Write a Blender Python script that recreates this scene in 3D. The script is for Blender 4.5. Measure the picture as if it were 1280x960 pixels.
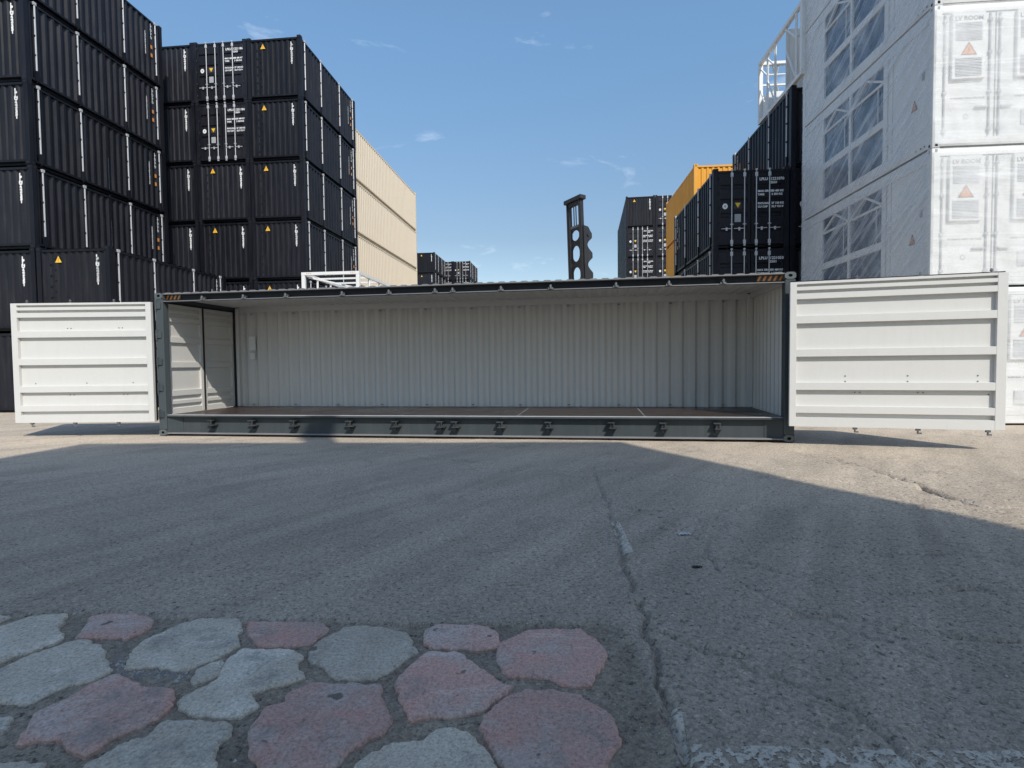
import bpy, math, random
import numpy as np
from mathutils import Vector, Matrix
random.seed(7)
rng = np.random.default_rng(11)
for _o in list(bpy.data.objects): bpy.data.objects.remove(_o)
C = bpy.context.scene.collection
SC = bpy.context.scene

# ------------------------------------------------------------ camera
cam = bpy.data.cameras.new('camera'); co = bpy.data.objects.new('camera', cam); C.objects.link(co)
cam.sensor_width = 36.0; cam.lens = 36.0 * 681.4 / 1280; cam.clip_start = .05; cam.clip_end = 5000
PITCH, ROLL = .038, -.0106
fw = Vector((0, math.cos(PITCH), -math.sin(PITCH))); up = Vector((0, math.sin(PITCH), math.cos(PITCH))); rt = fw.cross(up)
M = Matrix((rt, up, -fw)).transposed() @ Matrix.Rotation(ROLL, 3, 'Z')
co.matrix_world = Matrix.Translation((0, 0, 1.41)) @ M.to_4x4()
SC.camera = co

# ------------------------------------------------------------ light: sky and one sun
SUN_EL = math.radians(45.0)
TRAVEL = Vector((-.407, .9135, -1.0)).normalized()           # the way sunlight travels
SUN_AZ = math.atan2(-TRAVEL.x, -TRAVEL.y)                     # from +Y, clockwise
W = bpy.data.worlds.new('World'); SC.world = W; W.use_nodes = True
nt = W.node_tree; nt.nodes.clear()
out = nt.nodes.new('ShaderNodeOutputWorld'); bg = nt.nodes.new('ShaderNodeBackground'); bg.inputs[1].default_value = .15
sky = nt.nodes.new('ShaderNodeTexSky'); sky.sky_type = 'NISHITA'; sky.sun_disc = False
sky.sun_elevation = SUN_EL; sky.sun_rotation = SUN_AZ; sky.air_density = 1.0; sky.dust_density = .5; sky.ozone_density = 2.2; sky.altitude = 0
# thin cirrus wisps mixed over the sky
tc = nt.nodes.new('ShaderNodeTexCoord'); mp = nt.nodes.new('ShaderNodeMapping'); mp.inputs['Scale'].default_value = (1.6, 1.6, 5.5)
mp.inputs['Rotation'].default_value = (.25, .12, 0); mp.inputs['Location'].default_value = (.33, .1, .42)
nz = nt.nodes.new('ShaderNodeTexNoise'); nz.inputs['Scale'].default_value = 2.6; nz.inputs['Detail'].default_value = 8; nz.inputs['Roughness'].default_value = .62; nz.inputs['Distortion'].default_value = .6
rp = nt.nodes.new('ShaderNodeValToRGB'); rp.color_ramp.elements[0].position = .60; rp.color_ramp.elements[0].color = (0, 0, 0, 1); rp.color_ramp.elements[1].position = .86; rp.color_ramp.elements[1].color = (.34, .34, .34, 1)
mx = nt.nodes.new('ShaderNodeMixRGB'); mx.inputs[2].default_value = (7.5, 7.6, 7.9, 1)
L = nt.links
L.new(tc.outputs['Generated'], mp.inputs[0]); L.new(mp.outputs[0], nz.inputs[0]); L.new(nz.outputs[0], rp.inputs[0])
L.new(rp.outputs[0], mx.inputs[0]); hs = nt.nodes.new('ShaderNodeHueSaturation'); hs.inputs['Saturation'].default_value = .94; L.new(sky.outputs[0], hs.inputs['Color'])
# calmer horizon: the photographed sky pales only gently towards the ground
sz = nt.nodes.new('ShaderNodeSeparateXYZ'); L.new(tc.outputs['Generated'], sz.inputs[0]); er = nt.nodes.new('ShaderNodeValToRGB'); E_ = er.color_ramp.elements
E_[0].position = 0; E_[0].color = (.66, .62, .56, 1); E_[1].position = .85; E_[1].color = (1, 1, 1, 1); e_ = E_.new(.22); e_.color = (.54, .55, .52, 1); e_ = E_.new(.50); e_.color = (.66, .82, .84, 1)
L.new(sz.outputs['Z'], er.inputs[0]); ml = nt.nodes.new('ShaderNodeMixRGB'); ml.blend_type = 'MULTIPLY'; ml.inputs[0].default_value = 1; L.new(hs.outputs[0], ml.inputs[1]); L.new(er.outputs[0], ml.inputs[2]); L.new(ml.outputs[0], mx.inputs[1]); L.new(mx.outputs[0], bg.inputs[0]); L.new(bg.outputs[0], out.inputs[0])
sl = bpy.data.lights.new('sun', 'SUN'); sl.energy = 2.65; sl.angle = math.radians(.53); sl.color = (1, .945, .86)
so = bpy.data.objects.new('sun', sl); C.objects.link(so); so.rotation_euler = TRAVEL.to_track_quat('-Z', 'Y').to_euler(); so.location = (10, -20, 30)
SC.view_settings.view_transform = 'Standard'; SC.view_settings.look = 'None'; SC.view_settings.exposure = 0.68; SC.view_settings.gamma = 1
SC.view_settings.use_curve_mapping = False

# ------------------------------------------------------------ mesh helpers
class MB:
    def __init__(s): s.v = []; s.f = []; s.m = []
    def quad(s, a, b, c, d, m=0):
        n = len(s.v); s.v += [tuple(a), tuple(b), tuple(c), tuple(d)]; s.f.append((n, n+1, n+2, n+3)); s.m.append(m)
    def poly(s, P, m=0):
        n = len(s.v); s.v += [tuple(p) for p in P]; s.f.append(tuple(range(n, n+len(P)))); s.m.append(m)
    def box(s, x0, x1, y0, y1, z0, z1, m=0, bev=0):
        if bev:
            return s.bbox(x0, x1, y0, y1, z0, z1, bev, m)
        n = len(s.v)
        s.v += [(x, y, z) for z in (z0, z1) for y in (y0, y1) for x in (x0, x1)]
        for q in ((0,2,3,1),(4,5,7,6),(0,1,5,4),(2,6,7,3),(0,4,6,2),(1,3,7,5)): s.f.append(tuple(n+i for i in q)); s.m.append(m)
    def bbox(s, x0, x1, y0, y1, z0, z1, b, m=0):
        # chamfered box from convex pieces: 6 faces, 12 edge chamfers, 8 corners
        X = (x0, x1); Y = (y0, y1); Z = (z0, z1); n = len(s.v); idx = {}
        for i in (0,1):
            for j in (0,1):
                for k in (0,1):
                    sx, sy, sz = (1,-1)[i], (1,-1)[j], (1,-1)[k]
                    for ax in range(3):
                        p = [X[i]+sx*b, Y[j]+sy*b, Z[k]+sz*b]; p[ax] = (X[i], Y[j], Z[k])[ax]
                        idx[(i,j,k,ax)] = len(s.v); s.v.append(tuple(p))
        def F(l): s.f.append(tuple(l)); s.m.append(m)
        for i in (0,1):
            l = [idx[(i,a,c,0)] for a, c in ((0,0),(1,0),(1,1),(0,1))]; F(l if i else l[::-1])
            l = [idx[(a,i,c,1)] for a, c in ((0,0),(1,0),(1,1),(0,1))]; F(l[::-1] if i else l)
            l = [idx[(a,c,i,2)] for a, c in ((0,0),(1,0),(1,1),(0,1))]; F(l if i else l[::-1])
        for i in (0,1):
            for j in (0,1):
                F([idx[(i,j,0,0)], idx[(i,j,1,0)], idx[(i,j,1,1)], idx[(i,j,0,1)]])
                F([idx[(i,0,j,0)], idx[(i,1,j,0)], idx[(i,1,j,2)], idx[(i,0,j,2)]])
                F([idx[(0,i,j,1)], idx[(1,i,j,1)], idx[(1,i,j,2)], idx[(0,i,j,2)]])
        for i in (0,1):
            for j in (0,1):
                for k in (0,1): F([idx[(i,j,k,0)], idx[(i,j,k,1)], idx[(i,j,k,2)]])
    def bar(s, p, q, w, m=0, h=None, n=4):
        p, q = Vector(p), Vector(q); d = (q-p).normalized(); u = d.orthogonal() if abs(d.z) > .9 else d.cross(Vector((0,0,1)))
        u.normalize(); v = d.cross(u); h = h or w; k = len(s.v)
        R = []
        for e in (p, q):
            for i in range(n):
                a = math.pi/4 + 2*math.pi*i/n; r = .7071 if n == 4 else .5
                s.v.append(tuple(e + u*math.cos(a)*w*r + v*math.sin(a)*h*r))
        for i in range(n): s.f.append((k+i, k+(i+1) % n, k+n+(i+1) % n, k+n+i)); s.m.append(m)
        s.f.append(tuple(k+n-1-i for i in range(n))); s.m.append(m); s.f.append(tuple(k+n+i for i in range(n))); s.m.append(m)
    def cyl(s, p, q, r, n=12, m=0): s.bar(p, q, 2*r, m, 2*r, n)
    def corr(s, O, U, D, Wd, Hh, pitch, depth, m=0, flat=.26, inner=.26, ends=True, tilt=0):
        # corrugated sheet: origin O, along U, recess direction D, vertical Hh vector
        O, U, D, Hh = Vector(O), Vector(U), Vector(D), Vector(Hh)
        n = max(2, round(Wd/pitch)); p = Wd/n; pts = []
        sl_ = (1-flat-inner)/2
        for i in range(n):
            x = i*p
            pts += [(x+p*flat/2, 0), (x+p*(flat/2+sl_), depth), (x+p*(flat/2+sl_+inner), depth), (x+p*(1-flat/2), 0)]
        pts = [(0, 0)] + pts + [(Wd, 0)]
        k = len(s.v)
        for x, d in pts: s.v.append(tuple(O+U*x+D*d)); s.v.append(tuple(O+U*x+D*d+Hh))
        for i in range(len(pts)-1): s.f.append((k+2*i, k+2*i+2, k+2*i+3, k+2*i+1)); s.m.append(m)
    def mesh(s, name, mats, smooth=False):
        me = bpy.data.meshes.new(name); me.from_pydata(s.v, [], s.f); me.polygons.foreach_set('material_index', s.m)
        for m in mats: me.materials.append(m)
        if smooth: me.polygons.foreach_set('use_smooth', [True]*len(s.f))
        me.update(); return me
def link(name, me, parent=None, loc=(0,0,0), rot=(0,0,0), kind=None, label=None):
    o = bpy.data.objects.new(name, me); C.objects.link(o); o.parent = parent; o.location = loc; o.rotation_euler = rot
    if kind: o['kind'] = kind
    if label: o['label'] = label
    return o
def build(mb, name, mats, parent=None, **k):
    if not isinstance(mats, (list, tuple)): mats = [mats]
    return link(name, mb.mesh(name, mats), parent, **k)
def tag(o, label, cat, group=None):
    o['label'] = label; o['category'] = cat
    if group: o['group'] = group
    return o
def thing(name, label, cat, loc=(0,0,0), rotz=0, group=None):
    o = bpy.data.objects.new(name, None); C.objects.link(o); o.location = loc; o.rotation_euler = (0,0,rotz); o.empty_display_size = .2
    return tag(o, label, cat, group)
KIDS = {}
def copy_tree(o, parent=None):
    c = o.copy(); C.objects.link(c); c.parent = parent
    for ch in list(o.children): copy_tree(ch, c)
    return c

# lettering: mesh letters from the built-in font, 2 mm proud, reading along +X and facing -Y
_txt = {}
def text_mesh(s, size, align='LEFT', bold=0.0, sp=1.0, line=1.0):
    key = (s, size, align, bold, sp, line)
    if key in _txt: return _txt[key]
    cu = bpy.data.curves.new('lettering', 'FONT'); cu.body = s; cu.size = size; cu.resolution_u = 2; cu.align_x = align; cu.offset = bold; cu.space_character = sp; cu.space_line = line
    cu.extrude = .001; cu.fill_mode = 'BOTH'
    ob = bpy.data.objects.new('lettering', cu); C.objects.link(ob)
    bpy.context.view_layer.update()
    me = bpy.data.meshes.new_from_object(ob.evaluated_get(bpy.context.evaluated_depsgraph_get()))
    bpy.data.objects.remove(ob); bpy.data.curves.remove(cu); _txt[key] = me; return me
def text(s, size, loc, parent, mat, rotz=0, name='lettering', **k):
    me = text_mesh(s, size, **k)
    if not me.materials: me.materials.append(mat)
    return link(name, me, parent, loc, (math.pi/2, 0, rotz))

# ------------------------------------------------------------ materials
def newmat(name):
    m = bpy.data.materials.new(name); m.use_nodes = True; n = m.node_tree
    return m, n, n.nodes['Principled BSDF']
def N(n, t, **k):
    x = n.nodes.new(t)
    for a, b in k.items():
        if a in x.inputs: x.inputs[a].default_value = b
        else: setattr(x, a, b)
    return x
def ramp(n, src, stops):
    r = n.nodes.new('ShaderNodeValToRGB'); e = r.color_ramp.elements
    while len(e) < len(stops): e.new(.5)
    for i, (p, c) in enumerate(stops): e[i].position = p; e[i].color = (c[0], c[1], c[2], 1) if hasattr(c, '__len__') else (c, c, c, 1)
    n.links.new(src, r.inputs[0]); return r.outputs[0]
def mix(n, fac, a, b, mode='MIX'):
    x = n.nodes.new('ShaderNodeMixRGB'); x.blend_type = mode
    for i, s in ((0, fac), (1, a), (2, b)):
        if hasattr(s, 'node'): n.links.new(s, x.inputs[i])
        elif hasattr(s, '__len__'): x.inputs[i].default_value = (s[0], s[1], s[2], 1)
        else: x.inputs[i].default_value = s if i == 0 else (s, s, s, 1)
    return x.outputs[0]
def paint(name, col, rough=.42, dirt=.25, dirtcol=None, metallic=0, bump=.12, streak=True, spec=.5):
    m, n, b = newmat(name); tc = N(n, 'ShaderNodeTexCoord')
    obi = N(n, 'ShaderNodeObjectInfo')
    off = N(n, 'ShaderNodeVectorMath', operation='ADD'); sc_ = N(n, 'ShaderNodeVectorMath', operation='SCALE'); sc_.inputs[3].default_value = 1.0
    cmb = N(n, 'ShaderNodeCombineXYZ'); mul = N(n, 'ShaderNodeMath', operation='MULTIPLY'); mul.inputs[1].default_value = 37.0
    n.links.new(obi.outputs['Random'], mul.inputs[0]); 
    for i in range(3): n.links.new(mul.outputs[0], cmb.inputs[i])
    n.links.new(tc.outputs['Object'], off.inputs[0]); n.links.new(cmb.outputs[0], off.inputs[1])
    mp = N(n, 'ShaderNodeMapping'); mp.inputs['Scale'].default_value = (5, 5, .55) if streak else (1.5, 1.5, 1.5)
    n.links.new(off.outputs[0], mp.inputs[0])
    a = N(n, 'ShaderNodeTexNoise', Scale=1.6, Detail=7.0, Roughness=.65); n.links.new(mp.outputs[0], a.inputs[0])
    c = N(n, 'ShaderNodeTexNoise', Scale=.9, Detail=3.0); n.links.new(off.outputs[0], c.inputs[0])
    f = ramp(n, a.outputs[0], [(.45, 0.0), (.75, 1.0)])
    f2 = mix(n, 1.0, f, ramp(n, c.outputs[0], [(.35, .25), (.65, 1.0)]), 'MULTIPLY')
    f3 = mix(n, 1.0, f2, dirt, 'MULTIPLY')
    dc = dirtcol or tuple(min(1, x*1.5+.03) for x in col)
    base = mix(n, f3, col, dc)
    if max(col) < .1:        # each dark panel faded a little differently
        hv = N(n, 'ShaderNodeHueSaturation'); mv = N(n, 'ShaderNodeMapRange'); mv.inputs['To Min'].default_value = .75; mv.inputs['To Max'].default_value = 1.35; n.links.new(obi.outputs['Random'], mv.inputs['Value']); n.links.new(mv.outputs[0], hv.inputs['Value']); n.links.new(base, hv.inputs['Color']); base = hv.outputs[0]
    n.links.new(base, b.inputs['Base Color'])
    r = ramp(n, a.outputs[0], [(.3, max(0, rough-.08)), (.75, min(1, rough+.22))]); n.links.new(r, b.inputs['Roughness'])
    b.inputs['Metallic'].default_value = metallic; b.inputs['Specular IOR Level'].default_value = spec
    if bump:
        g = N(n, 'ShaderNodeTexNoise', Scale=2.2, Detail=2.0); n.links.new(off.outputs[0], g.inputs[0])
        h = N(n, 'ShaderNodeTexNoise', Scale=90.0, Detail=2.0); n.links.new(off.outputs[0], h.inputs[0])
        s_ = N(n, 'ShaderNodeMath', operation='MULTIPLY_ADD'); s_.inputs[1].default_value = .02; n.links.new(h.outputs[0], s_.inputs[0]); n.links.new(g.outputs[0], s_.inputs[2])
        bp = N(n, 'ShaderNodeBump', Strength=bump, Distance=.06); n.links.new(s_.outputs[0], bp.inputs['Height']); n.links.new(bp.outputs[0], b.inputs['Normal'])
    return m
BLACK = paint('black_container_paint', (.0098, .0100, .0140), .38, .5, (.034, .034, .040), bump=.08, spec=.24)
BLACKF = paint('black_frame_paint', (.0075, .0080, .0120), .38, .4, (.03, .03, .036), bump=.05, spec=.22)
SHADERAIL = paint('overhang_shade_rail_paint', (.018, .021, .026), .45, .5, (.06, .06, .06), bump=.05, spec=.2)  # top rail web only: overhang shade put into the colour
SLATE = paint('slate_grey_paint', (.052, .063, .068), .42, .45, (.10, .105, .10), bump=.05, spec=.2)
ROOFC = paint('dusty_roof_sunlit_lip_paint', (.17, .17, .175), .6, .5, (.28, .27, .26), bump=.1, streak=False)  # dusty roof; on the rail lips it paints in the sunlit edge
WHITEIN = paint('off_white_inner_paint', (.60, .59, .56), .42, .20, (.44, .42, .38), bump=.10)
WHITEROOM = paint('off_white_interior_paint', (.59, .585, .565), .5, .14, (.42, .40, .37), bump=.06)
WHITEP = paint('white_paint', (.72, .72, .70), .4, .3, (.5, .49, .46), bump=.05)
CREAM = paint('cream_paint', (.66, .565, .43), .5, .35, (.5, .40, .28), bump=.06)
YELLOW = paint('yellow_paint', (.74, .33, .015), .45, .45, (.42, .20, .03), bump=.06)
WCOOL = paint('cool_white_paint', (.70, .73, .75), .4, .3, (.5, .53, .56), bump=.05)
GALV = paint('galvanised_steel', (.52, .52, .53), .40, .3, (.34, .33, .32), metallic=.3, bump=0)
STEEL = paint('dull_steel', (.16, .165, .17), .45, .4, (.3, .29, .27), metallic=.5, bump=.05)
RUBBER = paint('rubber', (.012, .012, .013), .6, .3, (.05, .05, .05), bump=0)
LETTER = paint('white_lettering', (.75, .75, .74), .5, .25, (.45, .45, .45), bump=0)
LETTERD = paint('dark_lettering', (.10, .10, .11), .5, .2, (.3, .3, .3), bump=0)
LETTERK = paint('black_lettering', (.03, .03, .03), .5, .2, (.1, .1, .1), bump=0)
STICKY = paint('yellow_sticker', (.78, .47, .03), .4, .2, (.5, .3, .05), bump=0)
STICKO = paint('orange_sticker', (.72, .27, .06), .4, .2, (.5, .2, .05), bump=0)
STICKW = paint('white_sticker', (.74, .74, .73), .4, .1, (.6, .6, .6), bump=0)
GREYP = paint('grey_plate', (.35, .36, .37), .45, .3, (.25, .25, .25), bump=0)
DARKIN = paint('dark_hole', (.006, .006, .007), .8, .1, (.02, .02, .02), bump=0)
GLASS, _n, _b = newmat('tinted_window_glass')
_b.inputs['Base Color'].default_value = (.05, .085, .14, 1); _b.inputs['Roughness'].default_value = .18; _b.inputs['Specular IOR Level'].default_value = .7
MAST = paint('mast_steel', (.014, .014, .016), .5, .4, (.05, .05, .05), bump=.05)
# ------------------------------------------------------------ ground (one sheet, finer near the paving)
def _hash(i, j, s):
    h = (i.astype(np.int64)*374761393 + j.astype(np.int64)*668265263 + s*974634777) & 0xffffffff
    h = ((h ^ (h >> 13))*1274126177) & 0xffffffff
    return ((h ^ (h >> 16)) & 0xffff)/65535.0
def vn(x, y, s=0):
    i = np.floor(x); j = np.floor(y); u = x-i; v = y-j; u = u*u*(3-2*u); v = v*v*(3-2*v)
    return (_hash(i,j,s)*(1-u)+_hash(i+1,j,s)*u)*(1-v)+(_hash(i,j+1,s)*(1-u)+_hash(i+1,j+1,s)*u)*v
def fbm(x, y, s=0, o=4):
    r = 0; a = .5
    for k in range(o): r = r + a*vn(x*2**k, y*2**k, s+k*7); a *= .5
    return r
def pdist(x, y, P):
    P = np.array(P); d = np.full(x.shape, 1e9); side = np.zeros(x.shape)
    for a, b in zip(P[:-1], P[1:]):
        ab = b-a; t = np.clip(((x-a[0])*ab[0]+(y-a[1])*ab[1])/(ab@ab), 0, 1)
        dx = x-a[0]-t*ab[0]; dy = y-a[1]-t*ab[1]; dd = np.hypot(dx, dy); cr = ab[0]*(y-a[1])-ab[1]*(x-a[0])
        side = np.where(dd < d, np.sign(cr), side); d = np.minimum(d, dd)
    return d, side
EDGE = [(-6,3.2),(-3.237,3.086),(-2.955,3.080),(-2.700,3.104),(-2.393,3.127),(-1.871,3.045),(-1.476,3.01),(-0.988,2.987),(-0.537,2.940),(-0.014,2.917),(0.442,2.907),(0.633,2.884)]
JOINT = [(1.373,8.936),(1.038,6.970),(0.943,5.377),(0.807,4.000),(0.753,3.478),(0.745,3.179),(0.684,2.713),(0.642,2.365),(0.610,2.094),(0.607,1.917),(0.590,1.803),(.56,1.2)]
CRACKS = [  # polyline, half width, depth, level step across it
 (JOINT, .020, .042, .004),
 ([(4.495,8.252),(4.608,7.822),(4.636,7.149),(4.658,6.581),(4.562,6.062),(4.479,5.618),(4.396,5.175),(4.508,5.084),(4.850,5.127),(5.025,4.925),(6.2,4.6),(8,4.8)], .075, .20, -.09),
 ([(0.738,2.795),(0.926,2.616),(1.057,2.555),(1.368,2.563),(1.524,2.504)], .016, .028, 0),
 ([(1.066,2.485),(1.226,2.295),(1.347,2.156),(1.394,1.990),(1.380,1.886),(1.5,1.6)], .016, .028, 0),
 ([(-3.053,8.586),(-2.210,8.765),(-1.364,8.332),(-0.775,7.950),(-0.435,7.154),(-0.012,7.131),(.6,7.25),(1.03,6.97)], .03, .012, .006),
 ([(1.510,2.957),(1.804,2.970),(2.095,2.765),(2.429,2.677),(2.581,2.627),(3.4,2.3)], .020, .032, .003),
 ([(1.3,3.9),(1.7,3.7),(1.9,3.4),(2.4,3.25),(2.9,3.3)], .018, .028, 0),
 ([(1.0,5.2),(1.9,5.05),(2.6,5.3),(3.3,5.0),(3.9,5.1)], .022, .028, .008),
 ([(1.9,2.2),(2.3,2.05),(2.5,2.2),(3.2,1.9)], .017, .026, 0),
 ([(1.12,7.3),(1.5,7.0),(2.3,6.6),(3.4,6.5),(4.1,6.1)], .02, .012, .010),
 ([(.95,5.5),(1.3,5.0),(1.5,4.2),(1.35,3.6),(1.6,3.0),(2.0,2.5)], .015, .020, 0),
 ([(2.2,4.3),(2.6,3.9),(3.2,3.9),(3.6,3.5)], .017, .026, 0),
]
def edge_y(x): P = np.array(EDGE); return np.interp(x, P[:,0], P[:,1])
def ground_h(x, y):
    r = np.hypot(x, y); near = np.clip((22-r)/12, 0, 1)
    z = (fbm(x*.7, y*.7, 3, 3)-.45)*.022
    jx = x + (vn(x*9, y*9, 5)-.5)*.05 + (vn(x*34, y*34, 6)-.5)*.018; jy = y + (vn(x*9, y*9, 8)-.5)*.05 + (vn(x*34, y*34, 9)-.5)*.018
    rough = np.clip((x-.25-.06*(y-3))/.9, 0, 1)*np.clip((9-y)/4, 0, 1)
    rough = np.maximum(rough, .24)*(.6+.8*vn(x*1.3, y*1.3, 31))
    z = z + rough*((fbm(x*13, y*13, 12, 4)-.47)*.017 + (vn(x*58, y*58, 22)-.5)*.0060)
    pit = np.clip(vn(x*36, y*44, 41)-.74, 0, 1)*4; z = z - rough*pit*.014
    chunk = np.clip(vn(x*47, y*47, 51)-.86, 0, 1)*7; z = z + rough*chunk*.006
    for P, w, dp, st in CRACKS:
        d, s = pdist(jx, jy, P); ww = w*(.55+.9*vn(x*6, y*6, 61))
        dp = dp*np.clip(1.55-y*.16, .25, 1) if P is JOINT else dp
        z = z - dp*np.exp(-(d/ww)**2)*(.35+.65*(vn(x*4, y*4, 62) > .3))
        if st: z = z + st*s*np.exp(-d/.35)*.5
    # sunken bed of the stone paving
    ins = np.clip((.60+(vn(y*5, y*0, 71)-.5)*.06 - x)/.05, 0, 1)*np.clip((edge_y(x)+(vn(x*11, x*0, 72)-.5)*.02-y)/.025, 0, 1)
    bed = -.019 + (fbm(x*16, y*16, 77, 4)-.47)*.013
    z = z*(1-ins) + ins*bed
    z = z + (1-ins)*.006*np.exp(-np.abs(y-edge_y(x))/.03)*(x < .65)*(vn(x*14, y*3, 78) > .45)
    return z*near
def fan_ground():
    th = np.concatenate([np.radians(np.linspace(90-60, 90+60, 660)), np.radians(np.linspace(150, 390, 50)[1:-1])])
    rr = np.concatenate([.9*np.exp(np.linspace(0, math.log(17/.9), 560)), 17*np.exp(np.linspace(0, math.log(2500/17), 34))[1:]])
    T, R = np.meshgrid(th, rr); X = R*np.cos(T); Y = R*np.sin(T); Z = ground_h(X, Y)
    nr, nt_ = X.shape
    V = np.stack([X.ravel(), Y.ravel(), Z.ravel()], 1); V = np.vstack([V, [[0, 0, 0]]])
    a = np.arange(nr-1)[:, None]*nt_; b = np.arange(nt_)[None, :]; b2 = (b+1) % nt_
    Q = np.stack([a+b, a+nt_+b, a+nt_+b2, a+b2], -1).reshape(-1, 4)[:, ::-1]
    c = np.arange(nt_); Tt = np.stack([np.full(nt_, nr*nt_), c, (c+1) % nt_], 1)
    me = bpy.data.meshes.new('ground'); nl = Q.size+Tt.size
    me.vertices.add(len(V)); me.vertices.foreach_set('co', V.ravel().astype(np.float32))
    me.loops.add(nl); me.loops.foreach_set('vertex_index', np.concatenate([Q.ravel(), Tt.ravel()]).astype(np.int32))
    me.polygons.add(len(Q)+len(Tt))
    me.polygons.foreach_set('loop_start', np.concatenate([np.arange(len(Q))*4, Q.size+np.arange(len(Tt))*3]).astype(np.int32))
    me.update(calc_edges=True); me.validate()
    mt = me.attributes.new('mortar', 'FLOAT', 'POINT'); x_, y_ = V[:,0], V[:,1]
    mk = np.clip((.62-x_)/.06, 0, 1)*np.clip((edge_y(x_)-y_)/.03, 0, 1)*(y_ > .5)*(.6+.4*vn(x_*9, y_*9, 91)); mt.data.foreach_set('value', mk.astype(np.float32))
    me.polygons.foreach_set('use_smooth', np.ones(len(me.polygons), bool))
    return me
def mat_ground():
    m, n, b = newmat('weathered_asphalt'); tc = N(n, 'ShaderNodeTexCoord'); P = tc.outputs['Object']; l = n.links
    def noise(s, d=5, r=.6, dist=0, sc=None, rot=.35):
        x = N(n, 'ShaderNodeTexNoise', Scale=s, Detail=float(d), Roughness=r, Distortion=float(dist))
        if sc:
            q = N(n, 'ShaderNodeMapping'); q.vector_type = 'TEXTURE'; q.inputs['Scale'].default_value = sc; q.inputs['Rotation'].default_value = (0, 0, rot); l.new(P, q.inputs[0]); l.new(q.outputs[0], x.inputs[0])
        else: l.new(P, x.inputs[0])
        return x.outputs[0]
    big = ramp(n, noise(.35, 6, .6, .4), [(.35, 0), (.65, 1)])
    c = mix(n, big, (.275, .238, .190), (.395, .340, .268))
    # dusty far yard, greyer beside the paving
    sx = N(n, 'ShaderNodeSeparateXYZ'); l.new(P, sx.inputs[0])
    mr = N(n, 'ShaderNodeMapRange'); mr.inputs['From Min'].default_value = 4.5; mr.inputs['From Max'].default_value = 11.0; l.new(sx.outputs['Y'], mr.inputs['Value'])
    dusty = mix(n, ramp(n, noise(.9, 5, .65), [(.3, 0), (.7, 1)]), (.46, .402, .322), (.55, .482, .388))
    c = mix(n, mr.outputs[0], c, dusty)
    # long tyre streaks
    st = ramp(n, noise(1.0, 6, .6, .3, (4.5, .35, 1), 1.02), [(.40, 0), (.60, 1)])
    c = mix(n, mix(n, 1.0, ramp(n, noise(.9, 6, .6, .4, (3.2, .55, 1), .80), [(.42, 1), (.58, 0)]), .30, 'MULTIPLY'), c, (.19, .168, .14))
    c = mix(n, mix(n, 1.0, st, .42, 'MULTIPLY'), c, (.47, .41, .33))
    # stained patches
    c = mix(n, mix(n, 1.0, ramp(n, noise(1.7, 7, .7, .8), [(.55, 0), (.7, 1)]), .5, 'MULTIPLY'), c, (.19, .17, .145))
    # aggregate: pale and dark grains
    v = N(n, 'ShaderNodeTexVoronoi', Scale=75.0); l.new(P, v.inputs[0])
    v2 = N(n, 'ShaderNodeTexVoronoi', Scale=190.0); l.new(P, v2.inputs[0])
    g1 = ramp(n, v.outputs['Color'], [(.0, .72), (.35, .92), (.8, 1.06), (1.0, 1.5)]); g2 = ramp(n, v2.outputs['Color'], [(0, .7), (.5, 1.0), (1, 1.4)])
    c = mix(n, .8, c, g1, 'MULTIPLY'); c = mix(n, .7, c, g2, 'MULTIPLY')
    fine = noise(38, 6, .75); c = mix(n, .55, c, ramp(n, fine, [(.37, .28), (.5, 1.0), (.7, 1.3)]), 'MULTIPLY')
    specks = ramp(n, noise(30, 3, .6), [(.34, .12), (.40, 1.0)]); c = mix(n, .65, c, specks, 'MULTIPLY')
    at = N(n, 'ShaderNodeAttribute'); at.attribute_name = 'mortar'; c = mix(n, at.outputs['Fac'], c, mix(n, 1.0, c, (.68, .66, .63), 'MULTIPLY'))
    c = mix(n, 1.0, c, (1.07, 1.03, .99), 'MULTIPLY')
    l.new(c, b.inputs['Base Color'])
    b.inputs['Roughness'].default_value = .9; b.inputs['Specular IOR Level'].default_value = .25
    h1 = noise(30, 8, .75); dsp = N(n, 'ShaderNodeMath', operation='MULTIPLY_ADD'); dsp.inputs[1].default_value = .35
    l.new(v.outputs['Distance'], dsp.inputs[0]); l.new(h1, dsp.inputs[2])
    bp = N(n, 'ShaderNodeBump', Strength=.6, Distance=.010); l.new(dsp.outputs[0], bp.inputs['Height']); l.new(bp.outputs[0], b.inputs['Normal'])
    return m
ASPH = mat_ground()
gme = fan_ground(); gme.materials.append(ASPH)
ground = link('ground', gme, kind='structure')

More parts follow.
